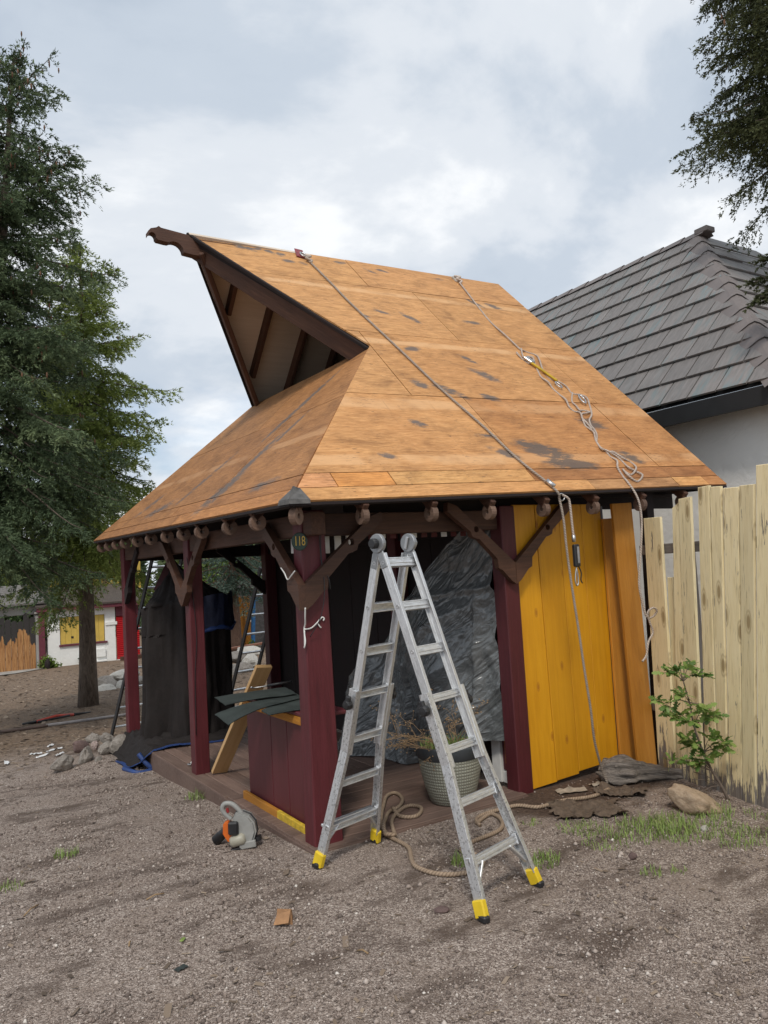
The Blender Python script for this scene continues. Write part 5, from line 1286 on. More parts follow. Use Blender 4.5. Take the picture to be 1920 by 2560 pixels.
# grass tufts: grass is one mass
V = []; F = []; rg = random.Random(21)
for (x, y, R_, n, h) in [(1.96,-.44,.12,90,.05),(2.01,-.54,.14,120,.06),(1.94,-.78,.16,150,.07),(2.19,-.80,.2,230,.085),(2.35,-.85,.2,260,.09),(2.54,-.88,.2,260,.10),(2.41,-1.05,.18,200,.08),(2.73,-1.19,.14,140,.08),(2.95,-.90,.13,160,.11),
   (1.82,-.15,.06,40,.05),(2.54,-1.36,.12,100,.07),(2.75,-1.37,.16,120,.07),(3.2,-1.18,.12,90,.07),(.92,-.44,.06,90,.10),(1.35,-.76,.10,150,.08),(.20,2.80,.12,150,.11),(-1.18,1.8,.08,110,.08),(-1.63,1.33,.08,70,.06),(1.73,-1.33,.06,70,.06),(1.4,-.70,.05,40,.05),(1.88,-1.42,.05,40,.04),(2.66,-1.0,.25,160,.06)]:
    v_, f_ = blades(rg, int(n * .75), R_ * 1.2, h * .9, .0028); o = len(V); V += [(a + x, b + y, c + gz(a + x, b + y)) for a, b, c in v_]; F += [tuple(i + o for i in f) for f in f_]
put('grass', MB().add(V, F), M_grass, kind='stuff', label='tufts of short green grass in the gravel', cat='grass')

# ------------------------------------------------------------------ oak sapling by the fence
sap = thing('oak_sapling', (3.40, -.73, -.03), 'young oak sapling with lobed green leaves in front of the fence', 'sapling')
M_stem = m_plain('sapling_bark', (.16,.125,.10), .85, var=.3, scale=20)
t = NT('oak_leaf'); a_ = t.attr('tint'); c_ = t.ramp(a_, [(0, (.065,.135,.03)), (.5, (.15,.25,.055)), (1, (.30,.40,.11))]); t.set(c_, .5); M_oak = t.m
tr = t.n('ShaderNodeBsdfTranslucent'); t.put(c_, tr.inputs[0]); mx = t.n('ShaderNodeMixShader'); mx.inputs[0].default_value = .3; t.l(t.b.outputs[0], mx.inputs[1]); t.l(tr.outputs[0], mx.inputs[2]); t.l(mx.outputs[0], t.out.inputs[0])
lobes = [(0,.0),(.10,.012),(.16,.05),(.24,.10),(.30,.055),(.38,.06),(.46,.17),(.54,.09),(.62,.075),(.70,.16),(.78,.09),(.86,.10),(.94,.05),(1.0,.0)]
def oak_leaf(p, d, n, L):
    d = d.normalized(); s = d.cross(n).normalized(); n = s.cross(d); vs = []; 
    for (a, b) in lobes: vs.append((p + d * a * L + s * b * L * 1.6 + n * (.10 * L * math.sin(a * 3) - abs(b) * L * .3)))
    for (a, b) in lobes[-2:0:-1]: vs.append((p + d * a * L - s * b * L * 1.6 + n * (.10 * L * math.sin(a * 3) - abs(b) * L * .3)))
    return vs
def sapling():
    rg = random.Random(4); stem = MB(); LV = []; LF = []; LT = []
    sc = 6.25 / 1941
    # stems as picture offsets (right, up) from the foot in metres, depth by chance
    ex_ = Vector((.847, -.53, 0)) * .9
    def P3(x, z, dpt): return Vector((3.40, -.76, -.03)) + Vector((.85, -.53, 0)) * (x * 1.0 + .045 * min(1, z)) + Vector((0, 0, z * .86)) + Vector((-.53, -.85, 0)) * dpt * .8 + Vector((-.05, 0, 0))
    main = [P3(0, 0, .03), P3(-.06, .14, .05), P3(-.13, .28, .06), P3(-.20, .46, .07), P3(-.27, .70, .08), P3(-.30, .92, .08), P3(-.34, 1.12, .08), P3(-.36, 1.30, .07)]
    stem.tube(catmull(main, 4), [.013 - .010 * i / 28 for i in range(29)], 6)
    boughs = [(main[2], P3(-.33, .42, .14)), (main[2], P3(-.46, .40, .10)), (main[3], P3(-.38, .60, .16)), (main[3], P3(-.05, .55, .16)), (main[4], P3(-.50, .84, .14)), (main[4], P3(-.55, .95, .08)), (main[4], P3(-.10, .80, .14)), (main[5], P3(-.13, .80, .10)), (main[5], P3(-.50, .92, .12)), (main[6], P3(-.48, 1.20, .1)), (main[6], P3(-.20, 1.16, .12)), (main[6], P3(-.42, 1.22, .16)), (main[6], P3(-.26, 1.24, .06)), (main[3], P3(-.02, .44, .1)), (main[3], P3(-.16, .62, .2)), (main[4], P3(-.36, .76, .2)), (main[2], P3(-.24, .46, .18)), (main[3], P3(-.30, .52, .06)), (main[5], P3(-.40, 1.0, .16)), (main[4], P3(-.22, .86, .18))]
    for (a, b) in boughs:
        m = a.lerp(b, .5) + Vector((0, 0, .03)); pts = catmull([a, m, b], 4); stem.tube(pts, [.005 - .0006 * min(6, i) for i in range(len(pts))], 4)
        for k in range(rg.randint(12, 17)):
            q = pts[rg.randint(3, len(pts) - 1)]; d = (b - a).normalized() * .5 + Vector((rg.uniform(-1, 1), rg.uniform(-1, 1), rg.uniform(-.6, .5)))
            nrm = Vector((rg.uniform(-.8, .3), rg.uniform(-.8, .4), 1)); L = rg.uniform(.07, .12)
            vs = oak_leaf(q, d, nrm, L); o = len(LV); LV += vs; LF.append(tuple(range(o, o + len(vs)))); tv = rg.random(); LT += [tv] * len(vs)
    for (a, b) in [(main[1], P3(-.24, .10, .1)), (main[1], P3(-.30, .22, .08)), (main[2], P3(-.38, .34, .1)), (main[1], P3(-.30, .30, .12))]:
        stem.tube(catmull([a, a.lerp(b, .5) + Vector((0, 0, .02)), b], 4), .0028, 4)
    return stem, LV, LF, LT
st_, LV, LF, LT = sapling()
put('stem', st_, M_stem, sap)
me = bpy.data.meshes.new('leaves'); me.from_pydata([tuple(v) for v in LV], [], LF); at = me.attributes.new('tint', 'FLOAT', 'POINT'); at.data.foreach_set('value', LT)
put('leaves', me, M_oak, sap, kind='stuff')

# ------------------------------------------------------------------ conifers
def bark_mat(name, a, b):
    t = NT(name); v = t.co(); n = t.noise(t.map(v, (14, 14, 3)), 1.6, 6, .7, 1.2); c = t.ramp(n, [(.3, a), (.7, b)]); t.bump(n, 1.0, .04); return t.set(c, .95)
M_bark = bark_mat('spruce_bark', (.055,.040,.030), (.20,.155,.12)); M_barkr = bark_mat('red_bark', (.07,.04,.028), (.19,.115,.08))
def needle_mat(name, a, b, c):
    t = NT(name); x = t.attr('tint'); col = t.ramp(x, [(0, a), (.55, b), (1, c)]); t.set(col, .65, spec=.25)
    tr = t.n('ShaderNodeBsdfTranslucent'); t.put(col, tr.inputs[0]); mx = t.n('ShaderNodeMixShader'); mx.inputs[0].default_value = .22
    t.l(t.b.outputs[0], mx.inputs[1]); t.l(tr.outputs[0], mx.inputs[2]); t.l(mx.outputs[0], t.out.inputs[0]); return t.m
M_nd = needle_mat('blue_green_needles', (.052,.080,.040), (.110,.155,.078), (.20,.255,.125)); M_ng = needle_mat('green_needles', (.11,.15,.038), (.24,.30,.078), (.40,.46,.13))
M_nk = needle_mat('dark_olive_needles', (.042,.050,.022), (.082,.095,.040), (.14,.155,.062)); M_nb = needle_mat('silver_blue_needles', (.035,.060,.045), (.085,.125,.095), (.16,.21,.165))
M_cone = m_plain('brown_cone', (.13,.065,.035), .85, var=.4)
M_deadn = m_plain('dead_red_twig', (.16,.065,.045), .9, var=.4)

def needles(rng, P, T, n_per, L, w, tint):
    """P (k,3) points, T (k,3) directions: n_per slim leaf triangles round each point"""
    k = len(P); P = np.repeat(P, n_per, 0); T = np.repeat(T, n_per, 0); tn = np.repeat(tint, n_per); m = len(P)
    r = rng.normal(size=(m, 3)); r -= T * (r * T).sum(1, keepdims=True); r /= np.linalg.norm(r, axis=1, keepdims=True) + 1e-9
    d = T * rng.uniform(.55, 1.0, (m, 1)) + r * rng.uniform(.35, .8, (m, 1)); d /= np.linalg.norm(d, axis=1, keepdims=True)
    s = np.cross(d, rng.normal(size=(m, 3))); s /= np.linalg.norm(s, axis=1, keepdims=True) + 1e-9
    ln = L * rng.uniform(.6, 1.3, (m, 1)); ww = w * rng.uniform(.7, 1.3, (m, 1))
    V = np.stack([P - s * ww, P + s * ww, P + d * ln], 1).reshape(-1, 3)
    return V, np.repeat(np.clip(tn + rng.normal(0, .10, m), 0, 1), 3)

def conifer(name, label, base, top, z_low, prof, seed, mat, bark, n_bough, nl=.06, nw=.011, n_per=5, trunk_r=.17, droop=.35, cones=0, az_range=None, group=None, twig_step=.10, tl=.34, density=.05, tip_up=.25, fluff=.06):
    rng = np.random.default_rng(seed); base = np.array(base, float); top = np.array(top, float)
    root = thing(name, base, label, 'tree', group)
    H = top[2] - base[2]
    tk = [Vector(base + (top - base) * s + np.array([.05 * math.sin(s * 7 + seed), .05 * math.cos(s * 6 + seed), 0]) * (s * (1 - s) * 3)) for s in np.linspace(0, 1, 14)]
    tk[0].z -= .15
    rr = [trunk_r * (1.18 if i == 0 else 1) * (1 - .95 * s) + .008 for i, s in enumerate(np.linspace(0, 1, 14))]
    trunk = MB().tube(tk, rr, 12)
    axis = lambda z: base + (top - base) * ((z - base[2]) / H)
    PV = []; PT = []; wood = MB(); cone = MB()
    for b in range(n_bough):
        u = (b + rng.uniform(0, 1)) / n_bough; u = u ** 1.08                      # 0 low .. 1 top
        z = z_low + (top[2] - z_low) * (u * .985)
        a = rng.uniform(*az_range) if az_range else rng.uniform(0, 6.283)
        Lb = np.interp(u, [p[0] for p in prof], [p[1] for p in prof]) * (rng.uniform(.55, 1.05) if rng.random() > .14 else rng.uniform(1.02, 1.28))
        el = np.interp(u, [0, .5, .85, 1], [-.30, -.05, .35, 1.0]) + rng.uniform(-.32, .28)
        h = np.array([math.cos(a), math.sin(a), 0.0]); side = np.array([-math.sin(a), math.cos(a), 0.0])
        nseg = 9; ss = np.linspace(0, 1, nseg); p0 = axis(z)
        dz = Lb * (np.tan(el) * ss - droop * ss ** 2 * (1 - .6 * u) + tip_up * ss ** 4 * (1 - .4 * u))
        bend = rng.uniform(-.18, .18) * Lb
        C = p0[None] + h[None] * (Lb * ss)[:, None] + side[None] * (bend * ss ** 2)[:, None] + np.array([0, 0, 1.0])[None] * dz[:, None]
        wood.tube([Vector(c) for c in C], [max(.004, .011 * Lb * (1 - s) + .004) for s in ss], 4, False)
        D = np.gradient(C, axis=0); D /= np.linalg.norm(D, axis=1, keepdims=True)
        bt = rng.uniform(.12, .62)
        ns = max(4, int(Lb / twig_step))
        for q in range(ns):
            s = .05 + .95 * (q + rng.uniform(0, 1)) / ns
            i = min(int(s * (nseg - 1)), nseg - 2); f = s * (nseg - 1) - i
            c = C[i] * (1 - f) + C[i + 1] * f; d = D[i]
            for sg in ((-1, 1) if s < .93 else (0,)):
                tlen = tl * Lb ** .5 * (1.08 - .62 * s) * rng.uniform(.55, 1.2) * (1 if sg else .6)
                sd = np.cross(d, [0, 0, 1.0]); sd /= np.linalg.norm(sd) + 1e-9
                td = d * rng.uniform(.5, .9) + sd * sg * rng.uniform(.55, 1.0) + np.array([0, 0, rng.uniform(-.55, .12)]); td /= np.linalg.norm(td)
                k = max(4, int(tlen / density)); t = rng.uniform(0, 1, k) ** .8
                pts = c[None] + td[None] * (tlen * t)[:, None] + np.array([0, 0, -1.0])[None] * (.38 * tlen * t ** 2)[:, None]
                # short side shoots: bunches that stand off the twig and hang a little
                nb = max(2, int(tlen / .05)); ctr = rng.normal(0, fluff, (nb, 3)) * np.array([1, 1, .8]); ctr[:, 2] -= fluff * .4
                bi = np.minimum((t * nb).astype(int), nb - 1); off = ctr[bi] * rng.uniform(0, 1, (k, 1)) + rng.normal(0, .008, (k, 3))
                PV.append(pts + off); PT.append(np.concatenate([np.repeat(td[None], k, 0), (bt + rng.uniform(-.12, .12) + .30 * (t > .78))[:, None]], 1))
        if cones and rng.random() < cones and u > .25:
            for q in range(rng.integers(2, 6)):
                c = C[rng.integers(4, nseg)] + rng.normal(0, .06, 3); r = .016
                cone.tube([Vector(c), Vector(c) + Vector((0, 0, -.05)), Vector(c) + Vector((0, 0, -.10))], [r * .6, r, r * .35], 5)
    PV = np.concatenate(PV); PT = np.concatenate(PT)
    V, tn = needles(rng, PV, PT[:, :3], n_per, nl, nw, PT[:, 3])
    put('trunk', trunk, bark, root); put('boughs', wood, bark, root)
    put('crown', raw_mesh('crown', V, np.arange(len(V)).reshape(-1, 3), {'tint': tn}), mat, root, kind='stuff')
    if cones: put('cones', cone, M_cone, root, kind='stuff')
    return root
conifer('spruce_tree', 'tall dark blue green spruce filling the left edge', (-1.35, 9.9, -.5), (-.45, 9.35, 11.3), 2.75, [(0, 2.0), (.25, 2.1), (.55, 1.65), (.8, 1.1), (.93, .6), (1, .12)], 3, M_nd, M_bark, 235, .060, .0115, 1, .2, .42, .40, density=.0085, twig_step=.085, tl=.46, fluff=.052)
conifer('spruce_tree', 'lighter green spruce with bare lower trunk behind the kiosk', (1.16, 13.0, -.6), (1.25, 12.9, 9.55), 2.5, [(0, 1.6), (.15, 2.1), (.45, 1.9), (.7, 1.4), (.88, .75), (1, .10)], 8, M_ng, M_bark, 205, .066, .0125, 1, .19, .36, .25, density=.0092, twig_step=.09, tl=.48, fluff=.056)
olive_spruce = conifer('spruce_tree', 'dark olive spruce overhanging the hall roof at top right', (9.42, .57, 0), (9.42, .6, 15.5), 7.75, [(0, 1.3), (.1, 1.95), (.5, 1.95), (1, .9)], 5, M_nk, M_bark, 430, .052, .0118, 1, .26, .36, .45, density=.0088, twig_step=.09, tl=.46, fluff=.06, az_range=(rad(85), rad(310)))
conifer('spruce_tree', 'silvery blue spruce seen through the kiosk between posts', (9.6, 26.2, -1.15), (9.5, 26.0, 7.0), 1.35, [(0, 2.6), (.3, 2.5), (.7, 1.5), (1, .2)], 14, M_nb, M_barkr, 120, .10, .020, 1, .24, .35, 0, density=.022, twig_step=.15, fluff=.10)
# one low limb of the same overhanging tree
bgh = olive_spruce
rngb = np.random.default_rng(77); Pb = []; Tb = []; wd = MB(); dd_ = MB()
for (a, b) in [((7.6, -.55, 5.35), (6.45, .22, 5.02)), ((7.5, -.5, 5.15), (6.35, .15, 4.78)), ((7.6, -.6, 5.5), (6.55, .12, 5.28)), ((7.4, -.45, 5.3), (6.5, .05, 4.9)), ((7.3, -.4, 5.2), (6.62, -.02, 4.72))]:
    sh_ = np.array([-.22, .13, .02]); a = np.array(a) + sh_; b = np.array(b) + sh_; d = (b - a) / np.linalg.norm(b - a); wd.tube([Vector(a), Vector((a + b) / 2 + np.array([0, 0, .05])), Vector(b)], [.02, .012, .005], 5)
    for s in np.linspace(.35, 1, 26):
        c = a + (b - a) * s
        for sg in (-1, 1):
            td = d + np.cross(d, [0, 0, 1]) * sg * rngb.uniform(.4, 1) + np.array([0, 0, rngb.uniform(-.8, .3)]); td /= np.linalg.norm(td); k = 8
            t_ = rngb.uniform(0, 1, k); Pb.append(c + td * (.24 * t_)[:, None] * (1.2 - .5 * s)); Tb.append(np.concatenate([np.repeat(td[None], k, 0), rngb.uniform(.1, .6, (k, 1))], 1))
Pb = np.concatenate(Pb); Tb = np.concatenate(Tb); V, tn = needles(rngb, Pb, Tb[:, :3], 5, .045, .008, Tb[:, 3])
put('needles', raw_mesh('needles', V, np.arange(len(V)).reshape(-1, 3), {'tint': tn}), M_nk, bgh, kind='stuff'); wd.tube(catmull([(9.42, .57, 5.9), (8.6, .1, 5.75), (7.7, -.40, 5.5), (7.2, -.28, 5.32)], 4), [.055 - .0032 * i for i in range(13)], 6)
wd.tube(catmull([(8.2, -.12, 5.62), (7.6, -.42, 5.2), (7.2, -.38, 4.72)], 4), .018, 5)
put('low_limb', wd, M_bark, bgh)
rg = random.Random(12)
def bare(p, d, L, r, lev):
    pts = [p]; q = p.copy(); k = d.copy()
    for s in range(4):
        k = (k + Vector((rg.uniform(-.25, .25), rg.uniform(-.25, .25), rg.uniform(-.25, .2)))).normalized(); q = q + k * L / 4; pts.append(q.copy())
    dd_.tube(pts, [r, r * .85, r * .7, r * .55, r * .4], 4)
    if lev < 3:
        for s in range(4): bare(pts[rg.randint(1, 4)], (k + Vector((rg.uniform(-.9, .9), rg.uniform(-.9, .9), rg.uniform(-.6, .6)))).normalized(), L * .5, r * .55, lev + 1)
bare(Vector((7.3, -.45, 4.75)), Vector((-.85, .5, .02)), .95, .011, 0); bare(Vector((7.2, -.4, 4.65)), Vector((-.85, .5, .06)), .8, .009, 0)
put('bare_twigs', dd_, m_plain('dead_grey_twig', (.06,.045,.04), .9), bgh, kind='stuff')
Pd = rngb.normal(0, 1, (500, 3)) * np.array([.16, .16, .05]) + np.array([6.75, -.22, 4.62]); Td = np.concatenate([rngb.normal(size=(500, 3)) * .4 + np.array([-.8, .5, 0]), rngb.uniform(0, 1, (500, 1))], 1); Td[:, :3] /= np.linalg.norm(Td[:, :3], axis=1, keepdims=True)
V, tn = needles(rngb, Pd, Td[:, :3], 3, .06, .008, Td[:, 3]); put('dead_needles', raw_mesh('dead_needles', V, np.arange(len(V)).reshape(-1, 3)), M_deadn, bgh, kind='stuff')

# ------------------------------------------------------------------ broadleaf bushes
def leafy(name, label, c, r, n, mat, seed, size=.06, cat='bush', stem=True):
    rng = np.random.default_rng(seed); root = thing(name, (c[0], c[1], gz(c[0], c[1])), label, cat)
    nc = 26; cc = rng.normal(0, 1, (nc, 3)); cc /= np.linalg.norm(cc, axis=1, keepdims=True); cc = cc * rng.uniform(.35, .95, (nc, 1)) * np.array(r) + np.array(c)
    P = cc[rng.integers(0, nc, n)] + rng.normal(0, .17, (n, 3)) * np.array(r); d = rng.normal(size=(n, 3)); d /= np.linalg.norm(d, axis=1, keepdims=True)
    s = np.cross(d, rng.normal(size=(n, 3))); s /= np.linalg.norm(s, axis=1, keepdims=True); L = size * rng.uniform(.6, 1.4, (n, 1))
    V = np.stack([P, P + d * L * .5 + s * L * .35, P + d * L, P + d * L * .5 - s * L * .35], 1).reshape(-1, 3)
    put('leaves', raw_mesh('leaves', V, np.arange(len(V)).reshape(-1, 4), {'tint': np.repeat(rng.uniform(0, 1, n), 4)}), mat, root, kind='stuff')
    st = MB()
    for k in range(5): q = cc[k]; b0 = Vector((c[0] + rng.uniform(-.1, .1), c[1], gz(c[0], c[1]) - .1)); st.tube([b0, b0.lerp(Vector(q), .5) + Vector((.05, 0, .1)), Vector(q)], [.03 * size / .06, .02 * size / .06, .008], 5)
    put('stems', st, M_stem, root)
M_lime = needle_mat('lime_leaves', (.06,.10,.02), (.13,.20,.035), (.25,.33,.08)); M_dkl = needle_mat('dark_green_leaves', (.02,.04,.014), (.05,.085,.025), (.10,.15,.05))
leafy('broadleaf_tree', 'lime green broadleaf tree behind the middle left post', (11.4, 33.6, 2.2), (1.9, 1.9, 2.6), 9000, M_lime, 4, .17, 'tree')
leafy('broadleaf_tree', 'dark green tree rising behind the timber gate', (4.3, 41.0, .9), (1.9, 1.2, 2.6), 7000, M_dkl, 6, .2, 'tree')
leafy('shrub', 'small green shrub at the corner of the white stall', (3.15, 31.0, -1.2), (.45, .3, .35), 900, M_lime, 7, .10)
leafy('shrub', 'tiny leafy weed against the white stall wall', (4.55, 31.35, -1.25), (.18, .12, .25), 160, M_dkl, 9, .10)
leafy('shrub', 'green clump at the foot of the distant orange boards', (10.35, 26.3, -.95), (.28, .2, .22), 700, M_lime, 10, .08)
# woods that close the view
rw = np.random.default_rng(31); PV = []; PT = []
for k in range(70):
    x = rw.uniform(-6, 42); y = 62 + rw.uniform(-6, 8) - .25 * x; h = rw.uniform(4.5, 8.5); r = rw.uniform(1.4, 2.3); n = 700; u = rw.uniform(0, 1, n) ** 1.2; a = rw.uniform(0, 6.28, n); q = r * (1 - u) ** .8 * rw.uniform(.5, 1.05, n)
    PV.append(np.stack([x + q * np.cos(a), y + q * np.sin(a), -1.9 + h * (.08 + .92 * u)], 1)); PT.append(np.concatenate([np.stack([np.cos(a), np.sin(a), np.full(n, -.2)], 1) / 1.02, rw.uniform(.1, .8, (n, 1)) * rw.uniform(.6, 1.2)], 1))
PV = np.concatenate(PV); PT = np.concatenate(PT); V, tn = needles(rw, PV, PT[:, :3], 2, .75, .17, PT[:, 3])
put('far_wood', raw_mesh('far_wood', V, np.arange(len(V)).reshape(-1, 3), {'tint': tn}), M_nd, kind='stuff', label='dark conifer wood closing the far side of the yard', cat='wood')

# ------------------------------------------------------------------ white stall across the yard
OX, OY, OZ = 3.14, 31.5, -1.50
stall = thing('market_stall', (OX + 1.5, OY, OZ), 'white stuccoed stall with closed yellow shutters and maroon trim', 'building')
M_wst = stucco('whitewashed_stucco', (.86, .86, .83)); M_mtrim = m_plain('maroon_trim', (.13,.025,.04), .6, var=.2); M_ysh = m_plain('mustard_shutter', (.62,.43,.09), .6, var=.1, scale=3)
def bx_(name, x0, x1, y0, y1, z0, z1, mat, parent, o=(OX, OY, OZ)): return put(name, MB().box((o[0] + (x0 + x1) / 2, o[1] + (y0 + y1) / 2, o[2] + (z0 + z1) / 2), (x1 - x0, y1 - y0, z1 - z0), None, .008), mat, parent)
bx_('wall', 0, .50, 0, .2, 0, 2.45, M_wst, stall); bx_('wall', 2.38, 2.83, 0, .2, 0, 2.45, M_wst, stall); bx_('wall', .50, 2.38, .002, .2, 0, .98, M_wst, stall); bx_('wall', .50, 2.38, .002, .2, 2.16, 2.45, M_wst, stall)
bx_('wall_band', -.02, .49, -.05, -.002, 1.66, 1.80, M_wst, stall); bx_('wall_band', 2.40, 2.90, -.05, -.002, 1.66, 1.80, M_wst, stall)
bx_('backing', .4, 2.5, .16, .19, .9, 2.2, M_dark, stall)
for i in range(8):
    x0 = .515 + i * .231; sh = bx_('shutter_board', x0, x0 + .225, .06, .09, .99, 2.15, M_ysh, stall)
for x0, z0 in ((.96, 1.92), (.96, 1.22), (1.44, 1.95), (1.50, 1.95), (1.44, 1.25), (1.50, 1.25)): bx_('shutter_fitting', x0, x0 + (.10 if x0 < 1 else .035), .045, .06, z0, z0 + (.09 if x0 < 1 else .05), M_black, stall)
bx_('window_sill', .45, 2.46, -.08, .05, .90, .98, M_mtrim, stall); bx_('plaque', 1.42, 1.60, -.03, -.004, .78, .90, m_plain('terracotta', (.30,.11,.07), .8), stall)
bx_('post', -.36, -.12, -.15, .10, -.05, 2.5, M_mtrim, stall); bx_('eave_fascia', -.45, 3.95, -.35, -.28, 2.46, 2.72, M_mtrim, stall); bx_('eave_soffit', -.45, 3.95, -.28, .3, 2.47, 2.50, M_mtrim, stall)
put('roof', MB().add([(OX - .5, OY - .4, OZ + 2.70), (OX + 4.2, OY - .4, OZ + 2.70), (OX + 4.2, OY + 2.2, OZ + 3.5), (OX - .5, OY + 2.2, OZ + 3.5), (OX - .5, OY - .4, OZ + 2.62), (OX + 4.2, OY - .4, OZ + 2.62)], [(0, 1, 2, 3), (4, 5, 1, 0)]), m_plain('brown_shingle', (.075,.06,.05), .9, var=.5, scale=12, bump=.6, bd=.03), stall)
bx_('upper_wall', .4, 4.6, 2.2, 2.4, 3.2, 4.6, m_plain('yellow_upper_wall', (.48,.33,.06), .7, var=.2, scale=2), stall)
for x0 in (1.0, 1.9, 2.8, 3.6): bx_('upper_beam', x0, x0 + .16, 2.12, 2.2, 3.2, 4.6, M_mtrim, stall)
bx_('door_header', 2.86, 3.85, -.04, .1, 2.03, 2.45, M_mtrim, stall)
dm = MB()
for i in range(22): dm.box((OX + 3.38, OY + .03 + .0, OZ + .14 + i * .0865), (1.0, .05, .070), Matrix.Rotation(.5, 3, 'X'))
put('roller_door', dm, m_plain('red_roller_door', (.50,.018,.025), .45, var=.08), stall); bx_('door_backing', 2.88, 3.9, .07, .09, .08, 2.05, m_plain('red_shadow_backing', (.22,.01,.014), .6), stall)
bx_('door_sill', 2.84, 3.95, -.10, .1, .0, .09, M_white, stall); bx_('relief_carving', 1.98, 2.36, -.10, -.003, .30, .66, M_wst, stall); bx_('bench_slab', 1.95, 2.40, -.22, -.01, .10, .17, M_wst, stall)
beam('timber_baulk', (6.0, 30.7, -1.32), (7.3, 31.0, -1.30), .25, .16, M_brown, None, label='brown timber baulk lying before the red roller door', cat='timber')

# ------------------------------------------------------------------ timber gate at the picture edge
gate = thing('timber_gate', (1.6, 31.4, -1.3), 'broken timber gate charcoal above and bare orange below', 'gate')
t = NT('torn_gate_timber'); v = t.co(); x = t.sepx(v); n = t.noise(t.map(v, (1.5, 1, .35)), 1.6, 4, .6)
edge = t.math('ADD', x[2], t.math('MULTIPLY', t.math('SUBTRACT', n, .5), 4.0)); mk = t.ramp(t.math('MULTIPLY_ADD', edge, 1.0, .55), [(.47, 0.0), (.50, 1.0)])
bare_ = t.ramp(t.noise(t.map(v, (16, 16, 1.2)), 1.5, 5, .7), [(.3, (.13,.055,.02)), (.5, (.36,.17,.06)), (.72, (.52,.30,.13))]); t.set(t.mix(mk, bare_, (.035,.031,.030)), .85); M_gate = t.m
gxs = [.55 + i * .235 for i in range(9)]
for i, x0 in enumerate(gxs):
    zt_ = .72 + .12 * math.sin(i * .8) + (.28 if i == 7 else 0); zb_ = -1.50
    put('gate_board', MB().add([(x0, 31.45, zb_), (x0 + .22, 31.45, zb_), (x0 + .22, 31.45, zt_), (x0 + .11, 31.45, zt_ + .05), (x0, 31.45, zt_ - .03), (x0, 31.49, zb_), (x0 + .22, 31.49, zb_), (x0 + .22, 31.49, zt_), (x0 + .11, 31.49, zt_ + .05), (x0, 31.49, zt_ - .03)],
        [(0, 1, 2, 3, 4), (9, 8, 7, 6, 5), (0, 5, 6, 1), (1, 6, 7, 2), (2, 7, 8, 3), (3, 8, 9, 4), (4, 9, 5, 0)]), M_gate, gate)
put('gate_rail', MB().box((1.6, 31.52, -.9), (2.0, .05, .12)), M_dark, gate); put('gate_rail', MB().box((1.6, 31.52, .2), (2.0, .05, .12)), M_dark, gate)
lodge = thing('gate_lodge', (2.75, 31.6, -1.5), 'grey rendered gate pillar carrying a small shingled roof', 'pillar'); M_grend = stucco('grey_render', (.36,.35,.33))
put('pillar', MB().box((2.83, 31.7, -.35), (.30, .5, 2.4), None, .02), M_grend, lodge); put('capstone', MB().box((2.83, 31.68, .93), (.40, .6, .10), None, .02), M_grend, lodge)
put('lintel', MB().box((1.6, 31.75, 1.05), (2.9, .3, .35), None, .02), M_grend, lodge)
put('roof', MB().add([(-.3, 31.2, 1.28), (3.2, 31.2, 1.42), (3.0, 33.2, 2.2), (-.3, 33.2, 2.1), (-.3, 31.2, 1.20), (3.2, 31.2, 1.34)], [(0, 1, 2, 3), (4, 5, 1, 0)]), m_plain('grey_shingle', (.14,.13,.12), .9, var=.4, scale=10, bump=.6, bd=.03), lodge)
put('path', MB().add([(-.8, 29.6, gz(0, 29.6) + .02), (1.6, 29.3, gz(1.6, 29.3) + .03), (3.0, 30.9, gz(3, 30.9) + .03), (3.0, 31.45, gz(3, 31.4) + .03), (-.8, 31.45, gz(0, 31.4) + .03)], [(0, 1, 2, 3, 4)]), m_plain('pale_stone_path', (.34,.32,.29), .9, var=.3, scale=3, bump=.6), kind='structure')
cb = thing('concrete_block', (.75, 30.6, -1.35), 'hollow grey concrete block before the timber gate', 'block'); M_conc = m_plain('concrete_grey', (.40,.39,.37), .9, var=.15)
cz0 = gz(.75, 30.6) + .03
for (a, b, c, d) in ((-.30, .30, .0, .05), (-.30, .30, .26, .31), (-.30, -.24, .05, .26), (-.03, .03, .05, .26), (.24, .30, .05, .26)): put('web', MB().box((.78 + (a + b) / 2, 30.6, cz0 + (c + d) / 2), (b - a, .22, d - c)), M_conc, cb)
rail = thing('dark_railing', (3.1, 33.5, -1.4), 'dark timber railing between gate pillar and white stall', 'railing')
beam('handrail', (2.95, 33.4, -.35), (3.9, 33.6, -.35), .07, .08, M_dark, rail); beam('bottom_rail', (2.95, 33.4, -1.3), (3.9, 33.6, -1.3), .06, .07, M_dark, rail)
for i in range(7): beam('baluster', (3.0 + i * .14, 33.41 + i * .03, -1.32), (3.0 + i * .14, 33.41 + i * .03, -.36), .05, .05, M_dark, rail)
rock('stump', (2.98, 30.6, -1.2), (.12, .12, .25), M_dark, 3.0, 'small dark stump beside the gate path', sub=2, cat='stump')

